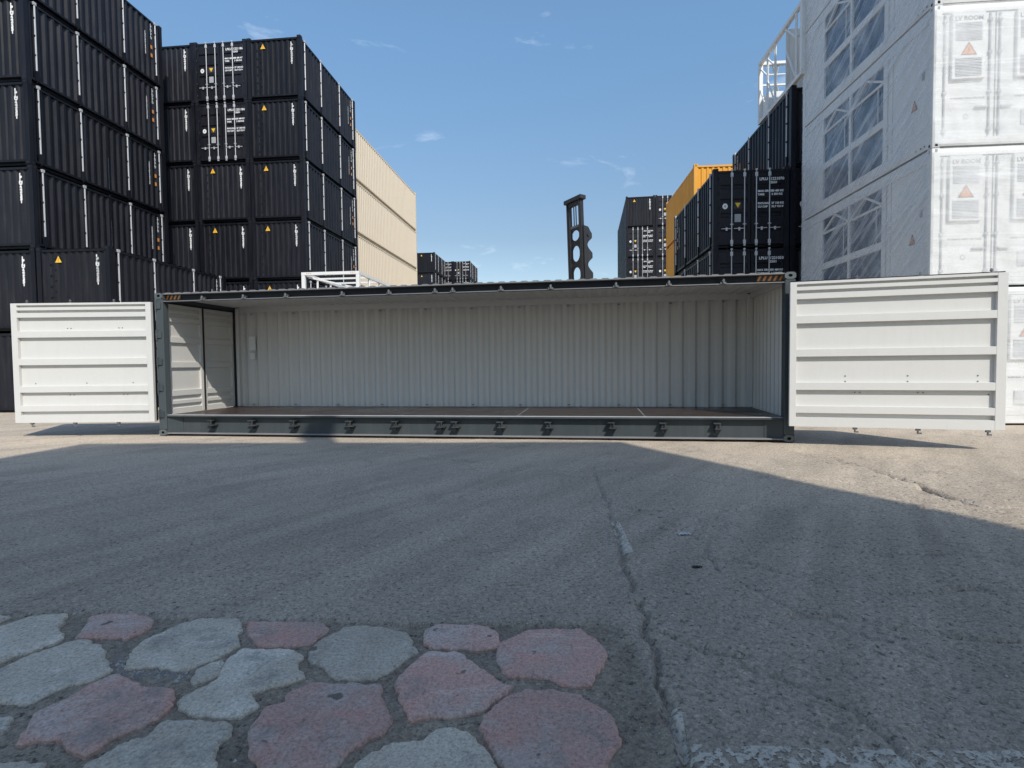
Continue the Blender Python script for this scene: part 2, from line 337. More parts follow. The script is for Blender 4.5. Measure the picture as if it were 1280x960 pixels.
def mat_stone(name, c1, c2, c3):
    m, n, b = newmat(name); tc = N(n, 'ShaderNodeTexCoord'); l = n.links
    oi = N(n, 'ShaderNodeObjectInfo'); sv = N(n, 'ShaderNodeVectorMath', operation='SCALE'); sv.inputs[3].default_value = 3.7; l.new(oi.outputs['Location'], sv.inputs[0]); av = N(n, 'ShaderNodeVectorMath', operation='ADD'); l.new(tc.outputs['Object'], av.inputs[0]); l.new(sv.outputs[0], av.inputs[1]); P = av.outputs[0]
    a = N(n, 'ShaderNodeTexNoise', Scale=4.0, Detail=7.0, Roughness=.7, Distortion=.5); l.new(P, a.inputs[0])
    c = mix(n, ramp(n, a.outputs[0], [(.38, 0), (.62, 1)]), c1, c2)
    a2 = N(n, 'ShaderNodeTexNoise', Scale=1.9, Detail=8.0, Roughness=.75); l.new(P, a2.inputs[0])
    c = mix(n, mix(n, 1.0, ramp(n, a2.outputs[0], [(.50, 0), (.60, 1)]), .8, 'MULTIPLY'), c, c3)
    qm = N(n, 'ShaderNodeMapping'); qm.inputs['Scale'].default_value = (1.2, 6, 1); qm.inputs['Rotation'].default_value = (0, 0, -.7); l.new(P, qm.inputs[0]); a3 = N(n, 'ShaderNodeTexNoise', Scale=1.6, Detail=9.0, Roughness=.8); l.new(qm.outputs[0], a3.inputs[0])
    c = mix(n, mix(n, 1.0, ramp(n, a3.outputs[0], [(.56, 0), (.66, 1)]), .6, 'MULTIPLY'), c, tuple(min(1, v*1.35) for v in c3))
    a4 = N(n, 'ShaderNodeTexNoise', Scale=2.8, Detail=7.0, Roughness=.7); l.new(oi.outputs['Location'], a4.inputs[0]) if False else l.new(P, a4.inputs[0]); c = mix(n, mix(n, 1.0, ramp(n, a4.outputs[0], [(.36, 1), (.46, 0)]), .55, 'MULTIPLY'), c, (.20, .185, .16))
    hs = N(n, 'ShaderNodeHueSaturation'); mr = N(n, 'ShaderNodeMapRange'); mr.inputs['To Min'].default_value = .85; mr.inputs['To Max'].default_value = 1.15
    l.new(oi.outputs['Random'], mr.inputs['Value']); l.new(mr.outputs[0], hs.inputs['Value']); l.new(c, hs.inputs['Color'])
    v = N(n, 'ShaderNodeTexVoronoi', Scale=160.0); l.new(P, v.inputs[0])
    f = N(n, 'ShaderNodeTexNoise', Scale=60.0, Detail=6.0, Roughness=.75); l.new(P, f.inputs[0])
    c = mix(n, .6, hs.outputs[0], ramp(n, v.outputs['Color'], [(0, .72), (.5, 1), (1, 1.3)]), 'MULTIPLY')
    c = mix(n, .6, c, ramp(n, f.outputs[0], [(.36, .35), (.5, 1), (.7, 1.25)]), 'MULTIPLY')
    p = N(n, 'ShaderNodeTexNoise', Scale=11.0, Detail=2.0); l.new(P, p.inputs[0]); c = mix(n, .85, c, ramp(n, p.outputs[0], [(.25, .25), (.29, 1)]), 'MULTIPLY')
    l.new(c, b.inputs['Base Color']); b.inputs['Roughness'].default_value = .88
    h = N(n, 'ShaderNodeTexNoise', Scale=25.0, Detail=9.0, Roughness=.75); l.new(P, h.inputs[0])
    bp = N(n, 'ShaderNodeBump', Strength=.6, Distance=.012); l.new(h.outputs[0], bp.inputs['Height']); l.new(bp.outputs[0], b.inputs['Normal'])
    return m
PINK = mat_stone('pink_stone', (.52, .295, .235), (.43, .300, .245), (.46, .385, .325))
GREY = mat_stone('grey_stone', (.435, .37, .285), (.51, .445, .35), (.60, .54, .44))
STONES = [
('grey',[(-3.096,3.100),(-2.962,3.087),(-2.870,3.069),(-2.885,3.006),(-2.969,2.970)]),
('grey',[(-2.894,2.880),(-2.821,2.937),(-2.741,3.060),(-2.585,3.089),(-2.513,2.991),(-2.506,2.930),(-2.362,2.799),(-2.422,2.695),(-2.488,2.582),(-2.565,2.531)]),
('grey',[(-2.479,2.433),(-2.427,2.517),(-2.413,2.597),(-2.354,2.693),(-2.281,2.783),(-2.205,2.782),(-2.076,2.700),(-1.930,2.530),(-1.888,2.507),(-1.917,2.433),(-2.009,2.384),(-2.038,2.335),(-2.065,2.249),(-2.206,2.282),(-2.341,2.294)]),
('pink',[(-2.300,2.817),(-2.413,3.052),(-2.349,3.077),(-2.170,3.079),(-2.035,3.018),(-1.988,2.919),(-2.019,2.800),(-2.149,2.808),(-2.247,2.810)]),
('grey',[(-1.833,2.517),(-1.912,2.684),(-1.916,2.789),(-1.833,2.945),(-1.755,3.011),(-1.532,2.994),(-1.468,2.878),(-1.460,2.807),(-1.395,2.725),(-1.433,2.625),(-1.526,2.500),(-1.633,2.513),(-1.748,2.538)]),
('pink',[(-1.479,2.974),(-1.042,2.952),(-0.999,2.868),(-1.033,2.731),(-1.127,2.699),(-1.301,2.715),(-1.357,2.777),(-1.414,2.848)]),
('grey',[(-1.385,2.206),(-1.428,2.259),(-1.405,2.334),(-1.344,2.412),(-1.395,2.577),(-1.373,2.686),(-1.128,2.669),(-1.043,2.618),(-1.028,2.513),(-0.947,2.415),(-1.032,2.376),(-1.141,2.310),(-1.067,2.200),(-1.133,2.159),(-1.283,2.162)]),
('grey',[(-1.022,2.642),(-1.008,2.730),(-0.925,2.895),(-0.819,2.922),(-0.572,2.830),(-0.524,2.720),(-0.483,2.638),(-0.533,2.560),(-0.566,2.482),(-0.632,2.403),(-0.812,2.412),(-0.885,2.488),(-0.982,2.569)]),
('pink',[(-0.473,2.732),(-0.465,2.856),(-0.402,2.907),(-0.145,2.884),(-0.085,2.778),(-0.083,2.685),(-0.134,2.648),(-0.397,2.671)]),
('pink',[(-0.094,2.599),(-0.083,2.698),(0.066,2.844),(0.359,2.844),(0.442,2.674),(0.443,2.564),(0.317,2.341),(0.225,2.343),(0.160,2.394),(0.019,2.428),(-0.029,2.429),(-0.073,2.528)]),
('pink',[(-0.542,2.397),(-0.463,2.594),(-0.431,2.637),(-0.275,2.626),(-0.204,2.542),(-0.138,2.452),(-0.052,2.358),(-0.005,2.347),(-0.072,2.254),(-0.124,2.185),(-0.228,2.144),(-0.427,2.131),(-0.485,2.261)]),
('pink',[(-0.976,1.954),(-1.037,2.070),(-1.045,2.200),(-0.969,2.252),(-0.990,2.317),(-0.894,2.384),(-0.611,2.368),(-0.555,2.227),(-0.494,2.124),(-0.505,2.062),(-0.593,1.976),(-0.641,1.883),(-0.679,1.835),(-0.881,1.853)]),
('pink',[(-0.145,2.079),(-0.113,2.167),(-0.028,2.272),(0.052,2.317),(0.176,2.305),(0.286,2.275),(0.340,2.194),(0.385,2.143),(0.391,1.989),(0.356,1.934),(0.292,1.832),(0.169,1.787),(-0.008,1.789),(-0.063,1.888),(-0.105,1.997)]),
('grey',[(-0.568,1.857),(-0.554,1.908),(-0.469,1.988),(-0.363,2.001),(-0.292,2.066),(-0.231,2.070),(-0.156,2.019),(-0.103,1.941),(-0.053,1.825),(-0.181,1.746),(-0.442,1.750)]),
('pink',[(-1.888,1.996),(-1.925,2.116),(-1.972,2.182),(-1.925,2.268),(-1.881,2.401),(-1.843,2.463),(-1.752,2.419),(-1.627,2.357),(-1.504,2.345),(-1.440,2.224),(-1.440,2.140),(-1.547,2.041),(-1.571,1.943),(-1.671,1.971),(-1.707,2.021),(-1.814,2.023)]),
('grey',[(-1.534,1.883),(-1.490,1.989),(-1.414,2.039),(-1.408,2.123),(-1.291,2.137),(-1.124,2.111),(-1.101,2.056),(-1.123,1.984),(-1.053,1.839),(-1.105,1.759),(-1.369,1.762)]),
('grey',[(-2.191,2.152),(-2.091,2.159),(-2.050,2.166),(-2.006,2.101),(-2.008,2.071),(-2.067,2.027)]),
('grey',[(-1.970,1.909),(-1.861,1.914),(-1.692,1.905),(-1.621,1.812),(-1.660,1.755),(-1.834,1.747)]),
('grey',[(-1.487,2.495),(-1.418,2.585),(-1.365,2.497),(-1.382,2.417),(-1.445,2.383)]),
]
bed = MB()
paving = thing('stone_paving', 'irregular pink and grey flagstone paving set in dark mortar along the near edge of the yard', 'paving')
paving['kind'] = 'structure'; del paving['category']; del paving['label']
def stone(kind, P, top):
    P = [Vector(p) for p in P]; c = sum(P, Vector((0,0)))/len(P); D = []
    for a, b_ in zip(P, P[1:]+P[:1]):
        n = max(1, int((b_-a).length/.014))
        for i in range(n):
            q = a.lerp(b_, i/n); w = .008 if i else .004
            D.append(q + Vector((random.uniform(-w, w)*1.5, random.uniform(-w, w)*1.5)) + Vector((float(vn(np.array([q.x*24]), np.array([q.y*24]), 5)[0])-.5, float(vn(np.array([q.x*24]), np.array([q.y*24]), 6)[0])-.5))*.009)
    # smooth once, keeps the broken outline
    D = [(D[i-1]+D[i]*3+D[(i+1) % len(D)])/5 for i in range(len(D))]
    ar = sum(D[i-1].x*D[i].y-D[i].x*D[i-1].y for i in range(len(D)))
    if ar < 0: D.reverse()
    n = len(D); nr = []
    for i in range(n):
        t = D[(i+3) % n]-D[i-3]; nr.append(Vector((t.y, -t.x)).normalized())
    mb = MB(); rings = []
    for off, z in ((.008, -.045), (.005, top-.011), (0, top-.005), (-.007, top)):
        r = []
        for i in range(n):
            p = D[i]+nr[i]*off - c; r.append(len(mb.v)); mb.v.append((p.x, p.y, z + (random.uniform(-.0015, .0015) if off > -.005 else 0)))
        rings.append(r)
    for a, b_ in zip(rings[:-1], rings[1:]):
        for i in range(n): j = (i+1) % n; mb.f.append((a[i], a[j], b_[j], b_[i])); mb.m.append(0)
    mb.f.append(tuple(rings[-1])); mb.m.append(0)
    o = build(mb, 'paving_stone', PINK if kind == 'pink' else GREY, paving, loc=(c.x, c.y, 0)); o.rotation_euler = (random.uniform(-.006,.006), random.uniform(-.006,.006), 0)
for i, (k, P) in enumerate(STONES): stone(k, P, .001+random.uniform(-.003, .003))

# chipped white road paint, a sheet 3 mm above the asphalt
PAINT = paint('worn_road_paint', (.66, .60, .50), .95, .9, (.30, .275, .24), streak=False, bump=.1, spec=.05)
_m, _n, _b = newmat('worn_road_paint'); _t = N(_n, 'ShaderNodeTexCoord'); _a = N(_n, 'ShaderNodeTexNoise', Scale=48.0, Detail=9.0, Roughness=.78); _n.links.new(_t.outputs['Object'], _a.inputs[0])
_c = mix(_n, ramp(_n, _a.outputs[0], [(.40, 0), (.50, 1)]), (.24, .21, .17), (.54, .485, .40)); _n.links.new(_c, _b.inputs['Base Color']); _b.inputs['Roughness'].default_value = .95; _b.inputs['Specular IOR Level'].default_value = .1
_bp = N(_n, 'ShaderNodeBump', Strength=.6, Distance=.01); _n.links.new(_a.outputs[0], _bp.inputs['Height']); _n.links.new(_bp.outputs[0], _b.inputs['Normal']); PAINT = _m
def chipped(name, P0, P1, w, thr, seed, cell=.009):
    a, b_ = np.array(P0), np.array(P1); Ln = np.linalg.norm(b_-a); u = (b_-a)/Ln; v = np.array([-u[1], u[0]])
    na, nb = int(Ln/cell), max(3, int(w/cell)); A, B = np.meshgrid(np.arange(na+1)*cell, (np.arange(nb+1)-nb/2)*cell)
    X = a[0]+u[0]*A+v[0]*B; Y = a[1]+u[1]*A+v[1]*B
    X = X + (vn(X*70, Y*70, seed)-.5)*.008; Y = Y + (vn(X*70, Y*70, seed+1)-.5)*.008; Z = ground_h(X, Y)+.0025
    keep = (fbm(X*48, Y*48, seed+3, 4)+.25*vn(X*6, Y*6, seed+9)) > thr
    mb = MB(); mb.v = [tuple(p) for p in np.stack([X.ravel(), Y.ravel(), Z.ravel()], 1)]; w_ = na+1
    for j in range(nb):
        for i in range(na):
            if keep[j, i] and keep[j+1, i+1]: mb.f.append((j*w_+i, j*w_+i+1, (j+1)*w_+i+1, (j+1)*w_+i)); mb.m.append(0)
    return build(mb, name, PAINT, kind='structure')
chipped('painted_line', (.90, 4.82), (.85, 3.98), .080, .47, 3, .006)
chipped('painted_line', (.612, 1.88), (2.4, 1.80), .14, .50, 17, .007)
chipped('painted_line', (.600, 1.90), (.650, 2.17), .045, .47, 27, .006)
chipped('painted_line', (-6.6, 6.75), (-5.15, 6.53), .16, .66, 37, .02)

# loose grit on the yard: uncountable
def grit():
    mb = MB()
    for i in range(3400):
        if i < 260: x, y = -1.68+random.gauss(0, .16), 2.50+random.gauss(0, .05)
        elif i < 330: x, y = -1.90+random.gauss(0, .05), 2.60+random.gauss(0, .05)
        elif i < 900:
            t = random.random(); x = float(np.interp(t, [0, .5, 1], [.60, .72, .95]))+random.gauss(0, .05); y = 1.8+t*4
        elif i < 1150:
            t = random.random(); x = float(np.interp(t, [0, .3, .6, 1], [4.608, 4.658, 4.48, 4.45]))+random.gauss(.05, .05); y = float(np.interp(t, [0, .3, .6, 1], [7.8, 6.6, 5.6, 5.1]))
        elif i < 1400:
            x = random.uniform(-3.2, .6); y = float(edge_y(x))+random.gauss(0, .02)
        else:
            y = 1.7+random.random()**1.6*8; x = random.uniform(-.9, .9)*y + (.5 if random.random() < .6 else 0)
        s = random.choice((.003, .004, .005, .006, .009))*(1.5 if i < 330 else 1.8 if 900 <= i < 1150 else 1)*(1+.12*max(0, y-3))
        z = float(ground_h(np.array([x]), np.array([y]))[0]); n = len(mb.v)
        R = [random.uniform(.6, 1.1)*s for _ in range(5)]; a0 = random.random()*6
        for k in range(5): mb.v.append((x+R[k]*math.cos(a0+k*1.257), y+R[k]*math.sin(a0+k*1.257), z-.001))
        mb.v.append((x+random.uniform(-.3,.3)*s, y+random.uniform(-.3,.3)*s, z+s*random.uniform(.5, .9)))
        mm = 1 if random.random() < .3 else 0
        for k in range(5): mb.f.append((n+k, n+(k+1) % 5, n+5)); mb.m.append(mm)
    o = build(mb, 'loose_grit', [paint('grit_grey', (.22,.215,.21), .9, .3, bump=0), paint('grit_pale', (.40,.38,.35), .9, .3, bump=0)], kind='stuff'); return o
grit()
# two bits of litter right of the painted dash
PLAS = paint('crushed_plastic', (.50,.50,.50), .4, .4, (.2,.2,.2), bump=0)
def scrap(name, x, y, s, mat, label, cat):
    z = float(ground_h(np.array([x]), np.array([y]))[0]); mb = MB(); n = 9
    for j in range(3):
        for i in range(n): mb.v.append((x+s*(i/(n-1)-.5)*2+random.uniform(-.1,.1)*s, y+(j-1)*s*.42+random.uniform(-.1,.1)*s, z+.004+abs(math.sin(i*1.3+j))*s*.30))
    for j in range(2):
        for i in range(n-1): mb.f.append((j*n+i, j*n+i+1, (j+1)*n+i+1, (j+1)*n+i)); mb.m.append(0)
    me = mb.mesh(name, [mat]); o = link(name, me); so_ = o.modifiers.new('thick', 'SOLIDIFY'); so_.thickness = .004
    tag(o, label, cat)
scrap('crushed_plastic_scrap', 1.397, 4.40, .05, PLAS, 'small pale crushed plastic scrap on the asphalt right of the painted dash', 'litter')
scrap('dark_debris', 1.25, 3.67, .032, RUBBER, 'small dark flat debris on the asphalt below the pale plastic scrap', 'litter')

# ------------------------------------------------------------ the open-sided container
MC = thing('side_open_container', 'long slate grey container standing open along its whole side, white inside, white doors folded back', 'shipping container', (-7.2312, 11.1245, .012), -.1516)
CL, CW, CH, FZ = 12.192, 2.438, 2.896, .413
def casting(x, y, z, sx, sy, top, parent, mat, hole=True, name='corner_casting'):
    # block 178 x 162 x 118 with oval holes on the outer faces
    mb = MB(); w, d, h = .178, .162, .118
    x0, x1 = (x, x+w) if sx > 0 else (x-w, x); y0, y1 = (y, y+d) if sy > 0 else (y-d, y); z0, z1 = z, z+h
    # hollow-looking front and end faces: face with a slot made of a frame + dark inner box
    def face(ax, c, u0, u1, v0, v1, sgn):
        um, vm = (u0+u1)/2, (v0+v1)/2; ru, rv = .034, .026; K = 12
        I = [(um+ru*math.cos(2*math.pi*k/K), vm+rv*math.sin(2*math.pi*k/K)) for k in range(K)]
        O = []
        for k in range(K):
            cu, cv = math.cos(2*math.pi*k/K), math.sin(2*math.pi*k/K); q = max(abs(cu), abs(cv)); O.append((um+(u1-u0)/2*cu/q, vm+(v1-v0)/2*cv/q))
        def P(u, v, dd): return (c+dd, u, v) if ax == 0 else (u, c+dd, v)
        for k in range(K):
            j = (k+1) % K
            mb.quad(P(*O[k], 0), P(*O[j], 0), P(*I[j], 0), P(*I[k], 0)); mb.quad(P(*I[k], 0), P(*I[j], 0), P(*I[j], -sgn*.03), P(*I[k], -sgn*.03), 1)
        mb.poly([P(u, v, -sgn*.03) for u, v in I], 1)
    face(1, y0 if sy > 0 else y1, x0, x1, z0, z1, -1 if sy > 0 else 1)
    face(0, x0 if sx > 0 else x1, y0, y1, z0, z1, -1 if sx > 0 else 1)
    mb.quad((x0,y0,z1),(x1,y0,z1),(x1,y1,z1),(x0,y1,z1)); mb.quad((x0,y1,z0),(x1,y1,z0),(x1,y0,z0),(x0,y0,z0))
    yb = y1 if sy > 0 else y0; xb = x1 if sx > 0 else x0
    mb.quad((x0,yb,z0),(x1,yb,z0),(x1,yb,z1),(x0,yb,z1)); mb.quad((xb,y0,z0),(xb,y1,z0),(xb,y1,z1),(xb,y0,z1))
    return build(mb, name, [mat, DARKIN], parent)
CAST = paint('casting_paint', (.085, .10, .105), .45, .5, (.16,.16,.155), bump=.1)
for x, sx in ((-.004, 1), (CL+.004, -1)):
    for y, sy in ((-.006, 1), (CW+.006, -1)):
        for z in (0, CH-.118): casting(x, y, z, sx, sy, z > 1, MC, CAST)
for x0, x1 in ((0, .17), (CL-.17, CL)):
    mb = MB(); mb.box(x0, x1, 0, .09, .118, CH-.118, bev=.008); a, b_ = (x1-.03, x1+.0) if x0 == 0 else (x0, x0+.03); mb.box(a, b_, .09, .15, .12, CH-.12)
    p = build(mb, 'corner_post', SLATE, MC)
    for z in (2.64, 2.05, 1.50, .97, .43):      # hinges with pins
        h = MB(); xm = x0+.03 if x0 == 0 else x1-.03
        h.box(xm-.028, xm+.10 if x0 == 0 else xm+.028, -.020, -.001, z-.065, z+.065, bev=.004); h.cyl((xm, -.024, z-.10), (xm, -.024, z+.10), .014)
        build(h, 'hinge', SLATE, p)
    mb = MB(); mb.box(x0+.002, x1-.002, CW-.13, CW-.002, .118, CH-.118, bev=.008); build(mb, 'corner_post', SLATE, MC)
# rails along the open side (C sections: lips and a set-back web)
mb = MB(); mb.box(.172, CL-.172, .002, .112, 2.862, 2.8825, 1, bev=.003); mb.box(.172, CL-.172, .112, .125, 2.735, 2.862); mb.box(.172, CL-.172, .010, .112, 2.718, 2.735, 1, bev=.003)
toprail = build(mb, 'top_rail', [SHADERAIL, ROOFC], MC)  # web coloured darker as overhang shade, lips paler as sunlit edges
mb = MB(); mb.box(.172, CL-.172, .006, .115, FZ-.035, FZ-.003, bev=.004); mb.box(.172, CL-.172, .112, .118, .055, FZ-.036); mb.box(.172, CL-.172, .000, .112, .030, .055, 1, bev=.004)
for s in (0, 1):
    X = (lambda v: v) if s == 0 else (lambda v: CL-v)
    mb.quad((X(.172), .03, .056), (X(.46), .104, .056), (X(.46), .104, FZ-.037), (X(.172), .03, FZ-.037))
botrail = build(mb, 'bottom_rail', [SLATE, ROOFC], MC)  # bottom flange lip coloured paler to paint in its sunlit top
LATCH = paint('latch_paint', (.045, .05, .053), .4, .4, (.12, .12, .12), bump=0, spec=.3)
for x in (1.17, 2.07, 2.96, 4.13, 5.06, 5.95, 6.23, 7.1, 7.99, 9.13, 10.03, 10.95):
    k = MB(); k.box(x-.085, x+.04, -.030, .111, .300, .318, bev=.003); k.box(x-.045, x+.005, .005, .111, .14, .300, bev=.004); k.box(x-.065, x+.085, -.050, .111, .205, .222, bev=.003)
    k.cyl((x+.02, -.025, .223), (x+.02, -.025, .299), .012); build(k, 'door_latch', LATCH, botrail)
for x in (1.07, 1.97, 2.87, 4.04, 4.98, 5.88, 6.22, 7.13, 8.04, 9.2, 10.11, 11.02):
    k = MB(); k.box(x-.05, x+.05, -.010, .009, 2.722, 2.760, bev=.004); k.box(x-.022, x+.022, -.032, .108, 2.764, 2.792, bev=.004); k.cyl((x, -.02, 2.735), (x, -.02, 2.81), .017); build(k, 'door_keeper', STEEL, toprail)
# back rails and sills
mb = MB(); mb.box(.172, CL-.172, CW-.10, CW-.004, .02, FZ-.02); build(mb, 'bottom_rail', SLATE, MC)
mb = MB(); mb.box(.172, CL-.172, CW-.08, CW-.004, 2.80, 2.882); mb.box(.172, CL-.172, CW-.115, CW-.082, 2.70, 2.85, 1); build(mb, 'top_rail', [SLATE, WHITEIN], MC)
for x0 in (.02, CL-.12):
    mb = MB(); mb.box(x0, x0+.10, .165, CW-.165, .02, FZ-.02); build(mb, 'end_sill', SLATE, MC)
    mb = MB(); mb.box(x0, x0+.10, .155, CW-.135, 2.72, 2.875); build(mb, 'end_header', WHITEROOM if x0 > 1 else SLATE, MC)
# cross members under the floor
for i in range(22):
    if i % 3: continue
    x = .5+i*.52; mb = MB(); mb.box(x, x+.06, .12, CW-.11, .05, .30); build(mb, 'cross_member', SLATE, MC)
# hazard stripes on both ends of the top rail
for x0, n in ((.16, 4), (CL-.16-.44, 5)):
    mb = MB(); L_ = n*.088; mb.box(x0, x0+L_, .100, .1105, 2.765, 2.855)
    for i in range(n):
        a = x0+i*.088; mb.quad((a+.002, .098, 2.767), (a+.04, .098, 2.767), (a+.082, .098, 2.853), (a+.044, .098, 2.853), 1)
    build(mb, 'hazard_stripes', [LETTERK, STICKO], MC)
# roof: dark corrugated skin above, white below
mb = MB(); mb.corr((.05, .03, 2.902), (1,0,0), (0,0,-1), CL-.1, (0, CW-.10, 0), .21, .016, 0, .45, .3); mb.corr((.05, .03, 2.902), (1,0,0), (0,0,-1), CL-.1, (0, .002, -.022), .21, .016, 0, .45, .3)
mb.corr((.05, .126, 2.845), (1,0,0), (0,0,-1), CL-.1, (0, CW-.24, 0), .21, .022, 1, .45, .3); build(mb, 'roof', [ROOFC, WHITEROOM], MC)
# back wall: inner white sheet and outer dark sheet
mb = MB(); mb.corr((.17, CW-.090, FZ-.03), (1,0,0), (0,1,0), CL-.34, (0,0,2.86-FZ), .274, .058, 0, .30, .27); mb.corr((.17, CW-.084, FZ-.03), (1,0,0), (0,1,0), CL-.34, (0,0,2.86-FZ), .274, .058, 1, .30, .27)
backwall = build(mb, 'back_wall', [WHITEROOM, SLATE], MC)
for i in range(11):
    for z in (.46, 2.66):
        x = .55+i*1.1; k = MB(); k.box(x-.03, x+.03, CW-.104, CW-.0915, z-.006, z+.006); k.cyl((x-.028, CW-.114, z), (x+.028, CW-.114, z), .006, 6); build(k, 'lashing_ring', STEEL, backwall)
mb = MB(); mb.corr((CL-.06, .17, FZ-.03), (0,1,0), (1,0,0), CW-.32, (0,0,2.80-FZ), .235, .036, 0); mb.corr((CL-.054, .17, FZ-.03), (0,1,0), (1,0,0), CW-.32, (0,0,2.80-FZ), .235, .036, 1)
build(mb, 'end_wall', [WHITEROOM, SLATE], MC)
for xa, xb in ((CL-.19, CL-.066), (.166, .24)): mb = MB(); mb.box(xa, xb, CW-.19, CW-.094, FZ+.002, 2.80, bev=.01); build(mb, 'corner_cover', WHITEROOM, MC)
# stickers and the stencilled strip on the back wall
k = MB(); k.box(.46, .63, CW-.096, CW-.0915, 1.78, 2.12); build(k, 'sticker', STICKW, backwall)
k = MB(); k.box(.48, .61, CW-.096, CW-.0915, 1.56, 1.71); build(k, 'sticker', STICKW, backwall)
text('\n'.join('LPLU 122107'), .09, (.33, CW-.094, 2.36), backwall, STICKW, align='CENTER', line=.72)
# floor: plywood sheets with joints over a pale sub-strip
m_, n_, b_ = newmat('plywood_floor'); tc_ = N(n_, 'ShaderNodeTexCoord'); q_ = N(n_, 'ShaderNodeMapping'); q_.inputs['Scale'].default_value = (1.2, 22, 8); n_.links.new(tc_.outputs['Object'], q_.inputs[0])
w_ = N(n_, 'ShaderNodeTexNoise', Scale=2.0, Detail=6.0, Roughness=.65); n_.links.new(q_.outputs[0], w_.inputs[0]); w2_ = N(n_, 'ShaderNodeTexNoise', Scale=1.1, Detail=5.0); n_.links.new(tc_.outputs['Object'], w2_.inputs[0])
cc_ = mix(n_, ramp(n_, w_.outputs[0], [(.35, 0), (.65, 1)]), (.022, .0135, .0105), (.044, .028, .021)); cc_ = mix(n_, mix(n_, 1.0, ramp(n_, w2_.outputs[0], [(.45, 0), (.7, 1)]), .5, 'MULTIPLY'), cc_, (.055, .043, .036)); n_.links.new(cc_, b_.inputs['Base Color'])
n_.links.new(ramp(n_, w2_.outputs[0], [(.3, .22), (.7, .5)]), b_.inputs['Roughness']); PLY = m_
mb = MB(); mb.box(.10, CL-.10, .10, CW-.09, FZ-.034, FZ-.0035); floor = build(mb, 'floor', GREYP, MC)
xs = [.10, 2.62, 5.07, 7.38, 9.72, CL-.10]
for i in range(5):
    for a, b2 in ((.118, 1.20), (1.215, CW-.09)):
        k = MB(); k.box(xs[i]+.008, xs[i+1]-.008, a, b2, FZ-.003, FZ, bev=.001); build(k, 'floor_panel', PLY, floor)
mb = MB(); mb.box(.172, CL-.172, .020, .114, FZ-.002, FZ+.006, bev=.001); build(mb, 'floor_edge_strip', GALV, floor)

RIBS = [(0, .016), (.034, .058), (.080, .118), (.235, .285), (.465, .515), (.695, .745), (.858, .905), (.938, 1)]
def leaf(name, wd, ht, parent, loc, rot, ribs=RIBS, bl=.09, br=.12, depth=.062, mat=WHITEIN, backm=SLATE, label=None):
    # local x along the leaf, face towards -Y, z up; ribs and border proud, panels set back
    mb = MB(); P = []
    for k, (a, b_) in enumerate(ribs):
        z1, z0 = ht*(1-a), ht*(1-b_); s = .006
        if k: P += [(z1+s, depth), (z1, 0)]
        else: P += [(z1, 0)]
        P += [(z0, 0)]
        if k < len(ribs)-1: P += [(z0-s, depth)]
    for (za, ya), (zb, yb) in zip(P[:-1], P[1:]):
        m = (za+zb)/2
        mb.quad((bl, ya, za), (bl, yb, zb), (wd-br, yb, zb), (wd-br, ya, za))
    # borders with their inner returns
    for x0, x1 in ((0, bl), (wd-br, wd)): mb.box(x0, x1, -.002, depth+.008, 0, ht, bev=.003)
    mb.box(0, wd, depth+.0085, depth+.014, .002, ht-.002, 1)
    mb.box(bl+.001, wd-br-.001, .001, depth+.008, ht-.003, ht+.001)
    o = build(mb, name, [mat, backm], parent, loc=loc, rot=rot, label=label); return o
def add_screws(o, pts):
    mb = MB()
    for x, z, y in pts: mb.cyl((x, y-.006, z), (x, y+.004, z), .011, 8)
    build(mb, 'rivets', STEEL, o)
LH = 2.43
def worldp(x, y): # world -> container local
    c_, s_ = math.cos(-.1516), math.sin(-.1516); dx, dy = x+7.2312, y-11.1245; return (dx*c_+dy*s_, -dx*s_+dy*c_)
def pins(o, xs_, ht, flip=1):
    for x in xs_:
        k = MB(); k.cyl((x, .03, -.085), (x, .03, .0), .013); k.box(x-.012, x+.05, .018, .042, -.085, -.06, bev=.003); k.box(x-.03, x+.03, .012, .05, -.035, -.001); build(k, 'locking_pin', STEEL, o)
        k = MB(); k.cyl((x, .03, ht), (x, .03, ht+.07), .012); k.box(x-.02, x+.02, .015, .045, ht+.035, ht+.055, bev=.002); k.box(x-.035, x+.035, .012, .05, ht+.001, ht+.012); build(k, 'locking_pin', STEEL, o)
p0 = worldp(-10.15, 11.10); L1 = 2.85
ll = leaf('side_door', L1, LH, MC, (p0[0], p0[1], .285), (0, 0, .1516-.004), bl=.12, br=.11)
pins(ll, (.32, 1.20, 2.09), LH)
scr = [(x+d, .80+.0*d, .062) for x in (.4, 1.45, 2.4) for d in (0,)] + [(x+d, 1.92, .062) for x in (1.1, 2.15) for d in (0, .07)] + [(x+d, .56, .062) for x in (1.1, 2.2) for d in (0, .08)]
add_screws(ll, scr)
mb = MB(); mb.box(.01, L1-.02, .105, .155, .01, LH-.01, bev=.004); mb.box(.02, L1-.03, .082, .1045, .1, LH-.1); build(mb, 'side_door', BLACKF, MC, loc=(p0[0], p0[1], .285), rot=(0, 0, .1516-.004))
RH = 2.375; p1 = worldp(4.60, 9.03); A2 = -.2917; L2 = 2.95
rl = leaf('side_door', L2, RH, MC, (p1[0], p1[1], .305), (0, 0, .1516+A2), bl=.10, br=.13)
pins(rl, (.97, 1.84, 2.75), RH)
scr = [(x, z, .062) for x in (.83, 1.70, 2.62) for z in (.83, .74)] + [(x+d, z, .062) for x in (.97, 1.84) for d in (0, .07) for z in (1.79, .565)] + [(2.78, 1.79, .062), (2.76, .54, .062)]
add_screws(rl, scr)
